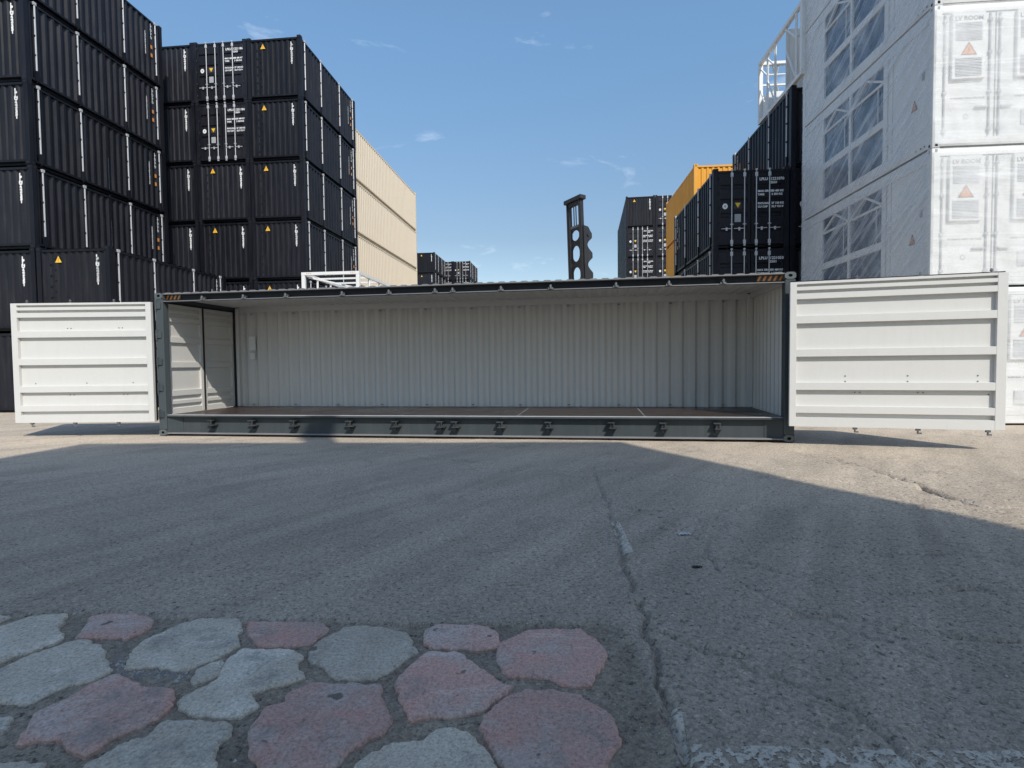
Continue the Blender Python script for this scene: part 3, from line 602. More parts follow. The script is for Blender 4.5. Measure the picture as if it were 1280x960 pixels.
mb = MB(); mb.box(.02, L2+.012, .105, .155, .02, RH+.03, bev=.004); mb.box(.03, L2-.03, .082, .1045, .1, RH-.1); build(mb, 'side_door', BLACKF, MC, loc=(p1[0], p1[1], .305), rot=(0, 0, .1516+A2))
# end doors seen from inside, with black seals
EH = 2.72-FZ-.02
R2 = [(0, .03), (.06, .085), (.12, .16), (.30, .35), (.53, .58), (.79, .84), (.885, .915), (.955, 1)]
for y0, w in ((.175, 1.03), (1.235, 1.02)):
    leaf('end_door', w, EH, MC, (.10, y0, FZ+.01), (0, 0, math.pi/2), R2, .07, .08, .04)
mb = MB(); mb.box(.045, .125, 1.2075, 1.2325, FZ+.004, 2.74); mb.box(.045, .165, 2.258, 2.31, FZ+.004, 2.74, bev=.006); mb.box(.045, .135, .165, 2.257, 2.700, 2.745, bev=.006); mb.box(.045, .12, .155, .174, FZ+.004, 2.70)
build(mb, 'door_seal', RUBBER, MC)
# ------------------------------------------------------------ stacked containers
HS, HQ, S20 = 2.591, 2.896, 6.058
ORD = ['bottom', 'second from the bottom', 'third from the bottom', 'fourth from the bottom', 'fifth from the bottom', 'top']
def tri_sticker(mb, x, y, z, s, down=False, m=0):
    P = [(x-s/2, y, z-s*.45), (x+s/2, y, z-s*.45), (x, y, z+s*.5)]
    if down: P = [(x-s/2, y, z+s*.4), (x, y, z-s*.5), (x+s/2, y, z+s*.4)]
    mb.poly(P, m)
def box_container(H, Ln, mat, fmat, end='wall', rods=(1, -1), number='LPLU 122107 0', name='shipping_container', letters=LETTER, rodmat=GALV, far=False):
    W2 = 1.219; r = thing(name, '', 'shipping container')
    # frame
    mb = MB(); e = .003
    for sx in (-1, 1):
        for y0, y1 in ((0, .15), (Ln-.15, Ln)):
            x0, x1 = sorted((sx*W2, sx*(W2-.15)))
            mb.box(x0+e, x1-e, y0+e, y1-e, .118, H-.118)
            mb.box(sorted((sx*W2, sx*(W2-.165)))[0], sorted((sx*W2, sx*(W2-.165)))[1], y0-(.004 if y0 == 0 else 0)-.0, y1+.02 if y0 == 0 else y1, .004, .118)
            mb.box(sorted((sx*W2, sx*(W2-.165)))[0], sorted((sx*W2, sx*(W2-.165)))[1], y0-(.004 if y0 == 0 else 0)-.0, y1+.02 if y0 == 0 else y1, H-.118, H-.002)
        x0, x1 = sorted((sx*(W2-.012), sx*(W2-.07))); mb.box(x0, x1, .172, Ln-.172, H-.155, H-.085)
        x0, x1 = sorted((sx*(W2-.008), sx*(W2-.09))); mb.box(x0, x1, .172, Ln-.172, .10, .17); x0, x1 = sorted((sx*(W2-.13), sx*(W2-.16))); mb.box(x0, x1, .172, Ln-.172, .012, .15)
    for y0, y1 in ((.010, .10), (Ln-.10, Ln-.01)):
        mb.box(-W2+.168, W2-.168, y0, y1, H-.15, H-.075); mb.box(-W2+.168, W2-.168, y0, y1, .085, .155)
    mb.box(-W2+.168, W2-.168, .12, .14, .012, .15)
    # casting holes as dark insets
    for sx in (-1, 1):
        for z in (.06, H-.06):
            xc = sx*(W2-.085); mb.box(xc-.032, xc+.032, -.0065, .0, z-.022, z+.022, 1); xx = sx*(W2+.0015)
            mb.box(min(xx, xx-sx*.01), max(xx, xx-sx*.01), .055, .12, z-.022, z+.022, 1)
    build(mb, 'frame', [fmat, DARKIN], r)
    mb = MB(); mb.corr((-W2+.06, .1, H-.045), (0, 1, 0), (0, 0, -1), Ln-.2, (2*W2-.12, 0, 0), .30, .02); build(mb, 'roof', mat, r)
    mb = MB(); mb.corr((-W2+.16, Ln-.03, .14), (1, 0, 0), (0, -1, 0), 2*W2-.32, (0, 0, H-.24), .26, .04); build(mb, 'end_wall', mat, r)
    for sx in (-1, 1):
        if sx in rods:
            half = (Ln-.34)/2
            for k in range(2):          # hinged corrugated side doors with two bars each
                y0 = .17+k*half; mb = MB(); mb.corr((sx*(W2-.020), y0+.03, .17), (0, 1, 0), (-sx, 0, 0), half-.06, (0, 0, H-.33), .272, .056, 0, .26, .27)
                mb.box(*sorted((sx*(W2-.022), sx*(W2-.05))), y0+.004, y0+.03, .172, H-.155); mb.box(*sorted((sx*(W2-.022), sx*(W2-.05))), y0+half-.03, y0+half-.004, .172, H-.155)
                d = build(mb, 'side_door', mat, r)
                for yy in ((.36, 1.92) if k == 0 else (3.98, 5.66)):
                    mb = MB(); X = sx*(W2+.004); mb.cyl((X, yy, .42), (X, yy, H-.09), .025, 8, 0)
                    mb.box(X-.03, X+.03, yy-.045, yy+.045, H-.14, H-.05, 0); mb.box(X-.024, X+.024, yy-.05, yy+.05, .10, .40, 1); mb.cyl((X, yy, .05), (X, yy, .43), .02, 8, 1)
                    for zz in (.9, 1.5, 2.05): mb.box(X-.026, X+.015, yy-.035, yy+.035, zz-.025, zz+.025, 1)
                    build(mb, 'locking_rod', [rodmat, fmat], d)
        else:
            mb = MB(); mb.corr((sx*(W2-.016), .17, .155), (0, 1, 0), (-sx, 0, 0), Ln-.34, (0, 0, H-.25), .278, .036); build(mb, 'side_wall', mat, r)
    if end == 'wall':
        mb = MB(); mb.corr((-W2+.15, .03, .14), (1, 0, 0), (0, 1, 0), 2*W2-.30, (0, 0, H-.24), .245, .036, 0, .34, .34); w = build(mb, 'end_wall', mat, r)
        if letters:
            text('\n'.join(number.replace(' ', '')), .17, (W2-.42, .024, H-.38), w, letters, align='CENTER', line=.47, bold=.009)
            mb = MB(); tri_sticker(mb, -.50, .024, H-.38, .22, m=0); mb.box(-.52, -.48, .0215, .0235, H-.44, H-.33, 1); build(mb, 'warning_sticker', [STICKY, STICKO], w)
            if not far:
                mb = MB()
                for k in range(12): mb.box(-.78+.16*(k % 2), -.74+.16*(k % 2), .0, .03, .35+k*.17, .37+k*.17)
                build(mb, 'hinge_pins', fmat, w, kind='stuff')
    else:
        # two doors, five pressed bands each
        for k, (xa, xb) in enumerate(((-W2+.155, -.012), (.012, W2-.155))):
            mb = MB(); z0, z1 = .155, H-.115; n = 5; hh = (z1-z0)/n; P = [(z0, .028)]
            for i in range(n):
                if i: P += [(z0+hh*i-.10, .028), (z0+hh*i-.06, .064), (z0+hh*i+.02, .064), (z0+hh*i+.06, .028)]
            P += [(z1, .028)]
            for (za, ya), (zb, yb) in zip(P[:-1], P[1:]): mb.quad((xa+.09, ya, za), (xb-.09, ya, za), (xb-.09, yb, zb), (xa+.09, yb, zb))
            mb.box(xa, xa+.09, .024, .07, z0, z1); mb.box(xb-.09, xb, .024, .07, z0, z1)
            d = build(mb, 'door', mat, r)
            for xr in ((-.62, -.21) if k == 0 else (.17, .59)):
                mb = MB(); mb.cyl((xr, .0, .09), (xr, .0, H-.08), .018, 8)
                for zz in (.17, H-.22): mb.box(xr-.045, xr+.045, -.03, .02, zz-.07, zz+.07, bev=.01)
                for zz in (.04, H-.09): mb.box(xr-.03, xr+.03, -.025, .02, zz, zz+.05)
                mb.box(xr-.05, xr+.05, -.02, .023, .74, .77); build(mb, 'locking_rod', rodmat, d)
                mb = MB(); s = -1 if k == 0 else 1; xe = xr-.34*1 if k == 0 else xr+.34
                mb.bar((xr, -.02, .61), (xe, -.02, .61), .022); mb.box((xr+xe)/2-.03, (xr+xe)/2+.03, -.035, -.0, .54, .65, bev=.005); build(mb, 'handle', rodmat, d)
            for i in range(5):
                zz = .30+i*(H-.6)/4; xx = xa+.0 if k == 0 else xb; mb = MB(); mb.box(xx-.03, xx+.06 if k == 0 else xx+.03, .008, .0235, zz-.04, zz+.04); mb.cyl((xx-.01 if k == 0 else xx+.01, .0, zz-.05), (xx-.01 if k == 0 else xx+.01, .0, zz+.05), .012, 6); build(mb, 'hinge', fmat, d)
            if k == 0:
                mb = MB(); mb.poly([(-.83+.085*math.cos(a*math.pi/10), .0225, H-1.235+.095*math.sin(a*math.pi/10)) for a in range(20)], 0)
                mb.poly([(-.83+.035*math.cos(a*math.pi/6), .021, H-1.235+.04*math.sin(a*math.pi/6)) for a in range(12)], 1); build(mb, 'round_emblem', [STICKW, GREYP], d)
                mb = MB(); mb.box(-.53, -.31, .020, .0235, H-1.32, H-1.10, 1); tri_sticker(mb, -.42, .0185, H-1.205, .18, True, 0); build(mb, 'warning_sticker', [STICKY, LETTERK], d)
                mb = MB(); mb.box(-.52, -.32, .020, .0235, H-1.76, H-1.50); build(mb, 'grey_plate', GREYP, d)
            else:
                a, b_, c = number.split(' ')
                for s, sz, x, z in ((a, .125, .27, .42), (b_, .125, .62, .42), (c, .125, 1.0, .42), ('22G1', .10, .62, .53), ('MAX GROSS', .088, .22, .80), ('30 480 KG', .088, .66, .80), ('TARE', .088, .22, .91), ('3 350 KG', .088, .66, .91),
                                    ('PAYLOAD', .088, .22, 1.20), ('27 130 KG', .088, .66, 1.20), ('CU CAP', .088, .22, 1.31), ('32.7 CU M', .088, .66, 1.31)):
                    text(s, sz, (x, .0215, H-z), d, letters, bold=.004)
    # side marks near the far end
    if letters and rods:
        for sx in rods:
            rot = math.pi/2 if sx > 0 else -math.pi/2
            for yy, zt, s in ((Ln-.95, H-.75, '122107'), (Ln-.62, H-.30, 'LPLU')):
                o = link('lettering', text_mesh('\n'.join(s*2), .12, 'CENTER', .004, 1.0, .62), r, (sx*(W2-.014), yy, zt), (math.pi/2, 0, rot))
                if not o.data.materials: o.data.materials.append(letters)
            X = sx*(W2-.012)
            for zz in (1.45, 1.12): mb = MB(); mb.quad((X, Ln-.67, zz-.07), (X, Ln-.57, zz-.07), (X, Ln-.57, zz+.07), (X, Ln-.67, zz+.07)); build(mb, 'orange_sticker', STICKO, r)
    return r
def restamp(o):
    # every container carries its own number
    rv = {m.name: k for k, m in _txt.items()}; num = str(random.randrange(122101, 122188))
    for c in list(o.children_recursive):
        if c.type == 'MESH' and c.data.name in rv:
            k = rv[c.data.name]; t = k[0].replace('\n', '')
            for old in ('1221070', '122107122107', '122107', '1221410', '1221420', '122141', '122142'):
                if old in t:
                    nw = t.replace(old, (num*2) if len(old) == 12 else num+str(random.randrange(10)) if len(old) == 7 else num); break
            else: continue
            me = text_mesh('\n'.join(nw) if '\n' in k[0] else nw, *k[1:]); mt = c.data.materials[0]; c.data = me
            if not me.materials: me.materials.append(mt)
def place(proto, used, cx, cy, yaw, lx, ly, z, label, group=None, name=None, renumber=True):
    o = proto if not used.get(proto.name) else copy_tree(proto)
    used[proto.name] = True
    c_, s_ = math.cos(yaw), math.sin(yaw); o.location = (cx+c_*lx-s_*ly, cy+s_*lx+c_*ly, z); o.rotation_euler = (0, 0, yaw); o['label'] = label
    if renumber: restamp(o)
    if group: o['group'] = group
    elif 'group' in o: del o['group']
    return o
USED = {}
pW = box_container(HS, S20, BLACK, BLACKF, 'wall', (1,)); pD = box_container(HS, S20, BLACK, BLACKF, 'door', (1,), 'LPLU 122107 0')
G1 = 'black containers in the tall stack at the far left'
LV = lambda k, n: 'topmost' if k == n-1 else ('bottommost' if k == 0 else ['', 'second', 'third', 'fourth', 'fifth'][k]+' from the ground')
# near left: six high, and two high beside it
def jit(): return random.uniform(-.02, .02)
for k in range(6):
    place(pW, USED, -14.908, 17.253, -.076, -1.24+jit(), jit(), .01+k*HS, 'black container, %s of the six high stack at the left edge' % LV(k, 6), G1)
for k in range(2):
    place(pW, USED, -14.908, 17.253, -.076, 1.235+jit(), jit(), .01+k*HS, 'black container, %s of the two high stack behind the left white door' % ('upper' if k else 'lower'), 'black containers two high behind the left white door')
for c in range(3):
    for k in range(6):
        door = c == 1 and k >= 4
        lab = '%s container, %s, %s column of the block beside the cream stack' % ('barred black' if door else 'black', LV(k, 6), ['right', 'middle', 'half hidden'][c])
        place(pD if door else pW, USED, -8.884, 23.88, -.100, -1.22-2.465*c+jit(), jit(), .01+k*HS, lab, 'black containers in the block left of the cream stack')
# right black block, rods on its left side
pDR = box_container(HS, S20, BLACK, BLACKF, 'door', (-1,), 'LPLU 122107 0'); pDR2 = box_container(HS, S20, BLACK, BLACKF, 'door', (-1,), 'LPLU 122105 0'); pWR = box_container(HS, S20, BLACK, BLACKF, 'wall', (-1,))
GR = 'black containers beside the wrapped white stack'
place(pDR, USED, 6.757, 18.343, -.081, 1.22, 0, .01+2*HS, 'black container with white lock bars and number 122107, topmost of the three high stack', GR, renumber=False)
place(pDR2, USED, 6.757, 18.343, -.081, 1.22, 0, .01+HS, 'black container with number 122105 just above the roof of the open container', GR, renumber=False)
place(pWR, USED, 6.757, 18.343, -.081, 1.22, 0, .01, 'black container at the bottom under the numbered ones', GR)
for k in range(4): place(pDR if k == 2 else pWR, USED, 6.757, 18.343, -.085, 1.22+2.47, 0, .01+k*HS, 'black container, %s of the four high column behind the wrapped stack' % LV(k, 4), GR)
# white frame thing on top, and the tall column behind
def open_frame(H, Ln, mat, label, kind):
    r = thing('open_frame_container', label, 'container frame'); w = 1.219
    for x in (-w, w-.14):
        for y in (0, Ln-.14): mb = MB(); mb.box(x, x+.14, y, y+.14, .12, H-.12, bev=.01); build(mb, 'corner_post', mat, r)
    for x in (-w+.004, w-.124):
        for z in (0, H-.119): mb = MB(); mb.box(x, x+.12, .142, Ln-.142, z, z+.115); build(mb, 'side_rail', mat, r)
    for y in (.003, Ln-.143):
        mb = MB(); mb.box(-w, w, y, y+.14, H-.118, H); mb.box(-w, w, y, y+.14, 0, .118); build(mb, 'end_beam', mat, r)
    return r
fr = open_frame(2.30, 3.75, WHITEP, 'white open frame with thin uprights on top of the black column beside the wrapped stack', 'top')
place(fr, USED, 6.757, 18.343, -.085, 1.22+2.47, -.72, .012+4*HS, fr['label'])
for y in (.5, 2.2, 2.9):
    mb = MB(); mb.bar((-1.17, y, .12), (-1.17, y, 2.19), .06); mb.bar((-1.17, y, 1.4), (-1.17, y+.85, 2.15), .045); mb.bar((-1.17, y, 1.45), (1.1, y, 1.45), .04); mb.bar((-1.17, y, .12), (-1.17, y+.8, 1.4), .04); build(mb, 'brace', WHITEP, fr)
for z in (.7, 1.45):
    mb = MB(); mb.bar((-1.1, 3.68, z), (1.1, 3.68, z), .06); mb.bar((-.9, 3.68, .1), (-.5, 3.68, 2.15), .05); mb.bar((-.3, 3.68, .1), (-.7, 3.68, 2.15), .05); build(mb, 'end_bar', WHITEP, fr)
mb = MB(); mb.corr((-1.15, 1.37, .12), (1,0,0), (0,1,0), 2.3, (0,0,2.06), .26, .04); build(mb, 'partition', WHITEP, fr)
mb = MB(); mb.box(-1.1, -.5, 3.1, 3.6, .13, .95, bev=.02); build(mb, 'white_cabinet', WCOOL, fr)
pWh = box_container(HS, S20, WHITEP, WHITEP, 'wall', (), letters=None)
for k in range(0): place(pWh, USED, 13.35, 25.2, -.085, 0, 0, .01+k*HS, 'white corrugated container, %s of the column glimpsed behind the open frame' % LV(k, 6), 'white containers behind the open frame')
# yellow
pY = box_container(HS, S20, YELLOW, YELLOW, 'wall', (), letters=None)
for k in range(4): place(pY, USED, 8.381, 25.137, -.072, 1.22, 0, .01+k*HS, 'yellow container, %s of the stack behind the numbered black ones' % LV(k, 4), 'yellow containers')
# cream 40 foot high cubes
pC = box_container(HQ, 12.192, CREAM, CREAM, 'wall', (), letters=None)
for k in range(5):
    o = place(pC, USED, -8.471, 30.137, -.105, -1.22, 0, .01+k*HQ, 'long cream container, %s of the cream stack' % LV(k, 5), 'cream containers')
# far right black stack (40 ft)
pF = box_container(HS, 12.192, BLACK, BLACKF, 'wall', (), number='LPLU 122141 0'); pFD = box_container(HS, 12.192, BLACK, BLACKF, 'door', (), number='LPLU 122142 0')
for c in range(2):
    for k in range(6):
        if k == 0: continue
        place(pF if (k == 5 and c == 0) else pFD, USED, 9.90, 47.2, -.135, 1.22+2.47*c, 0, .01+k*HS if True else 0, 'far %s container, %s, %s column left of the yellow stack' % ('plain ended black' if (k == 5 and c == 0) else 'barred black', LV(k, 6), 'left' if c == 0 else 'right'), 'far black containers left of the yellow stack')
    place(pF, USED, 9.90, 47.2, -.135, 1.22+2.47*c, 0, .01, 'far black container at the very bottom of the %s column left of the yellow stack' % ('left' if c == 0 else 'right'), 'far black containers left of the yellow stack')
# far left stacks
for k in range(3, 6): place(pW, USED, -9.587, 69.4, -.10, -1.22, 0, .01+k*HS, 'distant black container, %s of the plain stack beyond the cream one' % LV(k, 6), 'distant black containers right of the cream stack')
for k in range(3): place(pW, USED, -9.587, 69.4, -.10, -1.22, 0, .01+k*HS, 'distant black container, %s of the plain stack beyond the cream one' % LV(k, 6), 'distant black containers right of the cream stack')
for c in range(2):
    for k in range(6): place(pD, USED, -5.578, 75.5, -.11, -1.22-2.47*c, 0, .01+k*HS, 'most distant barred black container, %s, %s column beyond the cream stack' % (LV(k, 6), 'right' if c == 0 else 'left'), 'distant black containers right of the cream stack')

# ------------------------------------------------------------ low white open frame in front of the mid block
low = thing('white_container', 'plain white container under the open white frame behind the main roof', 'shipping container'); bpy.data.objects.remove(low)
pL = pWh; LX, LY, LA = -7.33, 22.25, -.10
pL.location = (LX, LY, .01); pL.rotation_euler = (0, 0, LA); pL['label'] = 'plain white container underneath the open white frame behind the main roof'; 
lf = open_frame(2.60, S20, WHITEP, 'open topped white frame container showing just above the main container roof', 'low'); lf.location = (LX, LY, .01+HS); lf.rotation_euler = (0, 0, LA)
for y in (1.3, 2.6, 3.9, 5.2):
    mb = MB(); mb.bar((1.15, y, .12), (1.15, y, 2.5), .07); mb.bar((-1.15, y, .12), (-1.15, y, 2.5), .07); mb.bar((-1.15, y, 2.52), (1.15, y, 2.52), .07); build(mb, 'upright', WHITEP, lf)
for z in (2.05, 2.22, 2.36):
    mb = MB(); mb.bar((-1.1, 5.95, z), (1.1, 5.95, z), .07); build(mb, 'slat', WHITEP, lf)
mb = MB(); mb.bar((-1.0, .2, 2.42), (1.0, 3.2, 2.1), .07); build(mb, 'brace', WHITEP, lf)
mb = MB(); mb.corr((1.20, .15, .12), (0, 1, 0), (-1, 0, 0), S20-.3, (0, 0, 1.85), .278, .036); mb.corr((1.194, .15, .12), (0, 1, 0), (-1, 0, 0), S20-.3, (0, 0, 1.85), .278, .036); build(mb, 'side_wall', WHITEP, lf)
for x in (-1.0, .85):
    mb = MB()
    for i in range(3): mb.quad((x+i*.07, -.002, 2.53), (x+i*.07+.03, -.002, 2.53), (x+i*.07+.055, -.002, 2.57), (x+i*.07+.025, -.002, 2.57))
    build(mb, 'hazard_stripes', STICKO, lf)

# ------------------------------------------------------------ wrapped white cabin containers
def film_mat(name, base, amp, streak, col, rot=-.62):
    F, n, b = newmat(name); l = n.links; tc = N(n, 'ShaderNodeTexCoord')
    oi = N(n, 'ShaderNodeObjectInfo'); ml = N(n, 'ShaderNodeVectorMath', operation='SCALE'); ml.inputs[0].default_value = (13, 29, 7); l.new(oi.outputs['Random'], ml.inputs[3])
    ad = N(n, 'ShaderNodeVectorMath', operation='ADD'); l.new(tc.outputs['Object'], ad.inputs[0]); l.new(ml.outputs[0], ad.inputs[1]); P = ad.outputs[0]
    def ns(sc, r, s, d=5.0, ro=.6, di=.3):
        q = N(n, 'ShaderNodeMapping'); q.vector_type = 'TEXTURE'; q.inputs['Rotation'].default_value = r; q.inputs['Scale'].default_value = sc; l.new(P, q.inputs[0])
        x = N(n, 'ShaderNodeTexNoise', Scale=s, Detail=d, Roughness=ro, Distortion=di); l.new(q.outputs[0], x.inputs[0]); return x.outputs[0]
    soft = ramp(n, ns((1, 1, 1), (0, 0, 0), 1.3, 3.0), [(.3, base-amp), (.7, base+amp)])
    st1 = ramp(n, ns((1, 7, .16), (rot if streak > 0 else 0, 0 if streak > 0 else -rot, 0), .9, 3.0, .5, .2) if False else ns((7, 7, .14), (rot, 0, 0), .8, 3.0, .5, .15), [(.52, 0), (.60, abs(streak)), (.66, 0)])
    st2 = ramp(n, ns((6, 6, .22), (rot*.55, .12, 0), .9, 4.0, .6, .3), [(.56, 0), (.64, abs(streak)*.8), (.72, 0)])
    al = mix(n, 1.0, mix(n, 1.0, soft, st1, 'ADD'), st2, 'ADD')
    b.inputs['Base Color'].default_value = (*col, 1); b.inputs['Roughness'].default_value = .25
    hh = ns((1.5, 1.5, .5), (rot, 0, 0), 2.2, 5.0, .6, .5); bp = N(n, 'ShaderNodeBump', Strength=.35, Distance=.05); l.new(hh, bp.inputs['Height']); l.new(bp.outputs[0], b.inputs['Normal'])
    tr = N(n, 'ShaderNodeBsdfTransparent'); ms = N(n, 'ShaderNodeMixShader'); l.new(al, ms.inputs[0]); l.new(tr.outputs[0], ms.inputs[1]); l.new(b.outputs[0], ms.inputs[2]); l.new(ms.outputs[0], n.nodes['Material Output'].inputs[0]); return F
FILM = film_mat('stretch_film', .22, .17, .24, (.76, .79, .82)); FILMF = film_mat('stretch_film_front', .42, .18, .14, (.80, .80, .79))
PALE = paint('pale_cabinet_paint', (.74, .74, .72), .45, .25, (.6, .6, .58), bump=.06)
LOUV = paint('louvre_grey', (.50, .51, .52), .5, .2, bump=0)
SEAM = paint('grey_seam', (.40, .41, .44), .5, .2, bump=0)
def cabin(H=HQ, Ln=S20):
    W2 = 1.219; r = thing('wrapped_white_container', '', 'cabin container')
    mb = MB()
    for sx in (-1, 1):
        for y0 in (0, Ln-.16):
            x0, x1 = sorted((sx*W2, sx*(W2-.16))); mb.box(x0, x1, y0, y0+.16, .004, H-.004, bev=.006)
        x0, x1 = sorted((sx*(W2-.006), sx*(W2-.1))); mb.box(x0, x1, .162, Ln-.162, .03, .30); mb.box(x0, x1, .162, Ln-.162, H-.28, H-.03)
    mb.box(-W2+.162, W2-.162, .006, .1, .03, .19); mb.box(-W2+.162, W2-.162, .006, .1, H-.17, H-.02)
    mb.box(-W2+.162, W2-.162, Ln-.1, Ln-.006, .03, .19); mb.box(-W2+.162, W2-.162, Ln-.1, Ln-.006, H-.17, H-.02)
    build(mb, 'frame', PALE, r)
    mb = MB()
    for z in (.06, H-.06): mb.box(-W2+.06, -W2+.11, -.003, .0, z-.03, z+.03); mb.box(-W2-.003, -W2, .06, .11, z-.03, z+.03)
    mb.box(-W2-.003, -W2, .22, .26, .10, .13); mb.box(-W2-.003, -W2, .34, .38, .10, .13); mb.box(-W2-.003, -W2, .50, .53, .10, .13); build(mb, 'lifting_holes', DARKIN, r)
    mb = MB(); mb.box(-W2+.05, W2-.05, .1, Ln-.1, H-.05, H-.035); build(mb, 'roof', PALE, r)
    mb = MB(); mb.box(-W2+.162, W2-.162, Ln-.06, Ln-.03, .19, H-.17); build(mb, 'back_wall', PALE, r)
    mb = MB(); mb.corr((W2-.02, .16, .3), (0,1,0), (-1,0,0), Ln-.32, (0,0,H-.58), .278, .036); build(mb, 'side_wall', PALE, r)
    # left side: plain panel, then two glazed bays, then plain panel
    X = -W2
    mb = MB(); mb.box(X+.022, X+.05, .162, 1.40, .302, H-.282); build(mb, 'side_panel', PALE, r)
    mb = MB(); mb.box(X+.006, X+.06, 1.402, 1.48, .302, H-.282); mb.box(X+.006, X+.06, 1.60, 1.76, .302, H-.282); mb.box(X+.03, X+.05, 1.482, 1.598, .302, H-.282); mb.box(X+.006, X+.06, 3.20, 3.30, .302, H-.282); mb.box(X+.006, X+.06, 4.69, 4.80, .302, H-.282); build(mb, 'upright', PALE, r)
    mb = MB(); mb.box(X+.022, X+.05, 4.802, Ln-.162, .302, H-.282); build(mb, 'side_panel', PALE, r)
    for a, b_ in ((1.762, 3.198), (3.302, 4.688)):
        w = build((lambda q: (q.box(X+.055, X+.065, a, b_, .302, H-.282), q)[1])(MB()), 'window', GLASS, r)
        q = MB(); q.box(X+.008, X+.054, a, b_, 1.16, 1.34); q.box(X+.012, X+.05, a, b_, 2.18, 2.24)
        m_ = (a+b_)/2; q.bar((X+.03, a+.02, 2.24), (X+.03, m_, H-.30), .05); q.bar((X+.03, m_, H-.30), (X+.03, b_-.02, 2.24), .05); q.bar((X+.03, a+.25, 1.34), (X+.03, a+.25, 2.18), .02); build(q, 'window_bars', PALE, w)
    mb = MB(); P = [(X+.018, .62-.11, 1.02), (X+.018, .62+.11, 1.02), (X+.018, .62, 1.26)]; mb.poly(P, 0)
    for p in range(1): mb.poly([(X+.016, .62-.075, 1.04), (X+.016, .62+.075, 1.04), (X+.016, .62, 1.215)], 1)
    build(mb, 'warning_sticker', [LETTERK, STICKO], r)
    mb = MB(); mb.box(X+.012, X+.0215, .30, .38, 1.55, 1.72); build(mb, 'small_plate', GREYP, r)
    # front: twin doors with LV ROOM panels
    for k, (xa, xb) in enumerate(((-W2+.165, -.012), (.012, W2-.165))):
        mb = MB(); mb.box(xa, xb, .03, .07, .20, H-.18, bev=.004); d = build(mb, 'door', PALE, r)
        mx_ = -W2+.66 if k == 0 else W2-.53; w2 = .325
        q = MB(); q.box(mx_-w2, mx_+w2, -.03, .0295, 1.36, H-.19, bev=.012); pn = build(q, 'equipment_panel', PALE, d)
        for z0, z1 in ((1.42, 1.79), (2.13, 2.50)):
            q = MB(); q.box(mx_-.26, mx_+.26, -.0325, -.0305, z0, z1); nsl = 12
            for i in range(nsl): zz = z0+(i+.5)*(z1-z0)/nsl; q.quad((mx_-.25, -.033, zz+.010), (mx_+.25, -.033, zz+.010), (mx_+.25, -.042, zz-.008), (mx_-.25, -.042, zz-.008))
            build(q, 'louvre', LOUV, pn)
        q = MB(); q.poly([(mx_-.16, -.032, 1.84), (mx_+.16, -.032, 1.84), (mx_, -.032, 2.11)], 0); q.poly([(mx_-.125, -.034, 1.86), (mx_+.125, -.034, 1.86), (mx_, -.034, 2.07)], 1)
        q.poly([(mx_+.015, -.0355, 2.01), (mx_-.03, -.0355, 1.945), (mx_-.003, -.0355, 1.945), (mx_-.018, -.0355, 1.885), (mx_+.03, -.0355, 1.96), (mx_+.003, -.0355, 1.96)], 0); build(q, 'warning_sticker', [LETTERD, STICKO], pn)
        text('LV ROOM', .125, (mx_, -.0315, 2.54), pn, LETTERD, align='CENTER', bold=.003)
        q = MB(); q.poly([(mx_+.05*math.cos(a*.5236), .0285, .62+.06*math.sin(a*.5236)) for a in range(12)], 0); q.poly([(mx_+.03*math.cos(a*.5236), .027, .62+.035*math.sin(a*.5236)) for a in range(12)], 1); build(q, 'round_emblem', [SEAM, PALE], d)
        text('WARNING HIGH VOLTAGE', .055, (mx_-.31, .028, .98), d, LETTERD)
        if k == 1:
            q = MB(); q.box(mx_-.18, mx_+.12, .012, .0295, .42, .72); build(q, 'vent_plate', LOUV, d)
        for xr in ((-.995, -.12) if k == 0 else (.07, .80)):
            q = MB(); q.cyl((xr, .012, .22), (xr, .012, H-.20), .018, 8)
            for zz in (.34, 1.1, 1.9, H-.34): q.box(xr-.035, xr+.035, -.012, .0295, zz-.03, zz+.03, bev=.004)
            build(q, 'locking_rod', SEAM if xr in (-.12, .07) else GALV, d)
        q = MB(); q.bar((xa+.9 if k == 0 else xa+.08, .0, .80), (xa+.66 if k == 0 else xa+.32, .0, .80), .03); build(q, 'handle', GALV, d)
    # the stretch film, a creased sheet a few centimetres off the walls
    def sheet(f, nu, nv):
        mb = MB()
        for j in range(nv+1):
            for i in range(nu+1): mb.v.append(f(i/nu, j/nv))
        for j in range(nv):
            for i in range(nu): mb.f.append((j*(nu+1)+i, j*(nu+1)+i+1, (j+1)*(nu+1)+i+1, (j+1)*(nu+1)+i)); mb.m.append(0)
        return mb
    def wr(u, v, s): return .022*float(fbm(np.array([u*6.+v*9]), np.array([v*5.-u*3]), s, 3)[0])
    o = build(sheet(lambda u, v: (X-.012-wr(u, v, 5), .01+u*(Ln-.02), .05+v*(H-.08)), 60, 30), 'plastic_film', FILM, r)
    o.data.polygons.foreach_set('use_smooth', [True]*len(o.data.polygons))
    o = build(sheet(lambda u, v: (-W2+.01+u*(2*W2-.02), -.052-wr(u, v, 9), .05+v*(H-.08)), 30, 30), 'plastic_film', FILMF, r)
    o.data.polygons.foreach_set('use_smooth', [True]*len(o.data.polygons))
    return r
pK = cabin()
for k in range(5): place(pK, USED, 8.796, 11.528, -.082, 1.222, 0, .01+k*HQ, 'white container in plastic wrap with dark windows, %s of the wrapped stack' % LV(k, 5), 'wrapped white containers at the right edge')
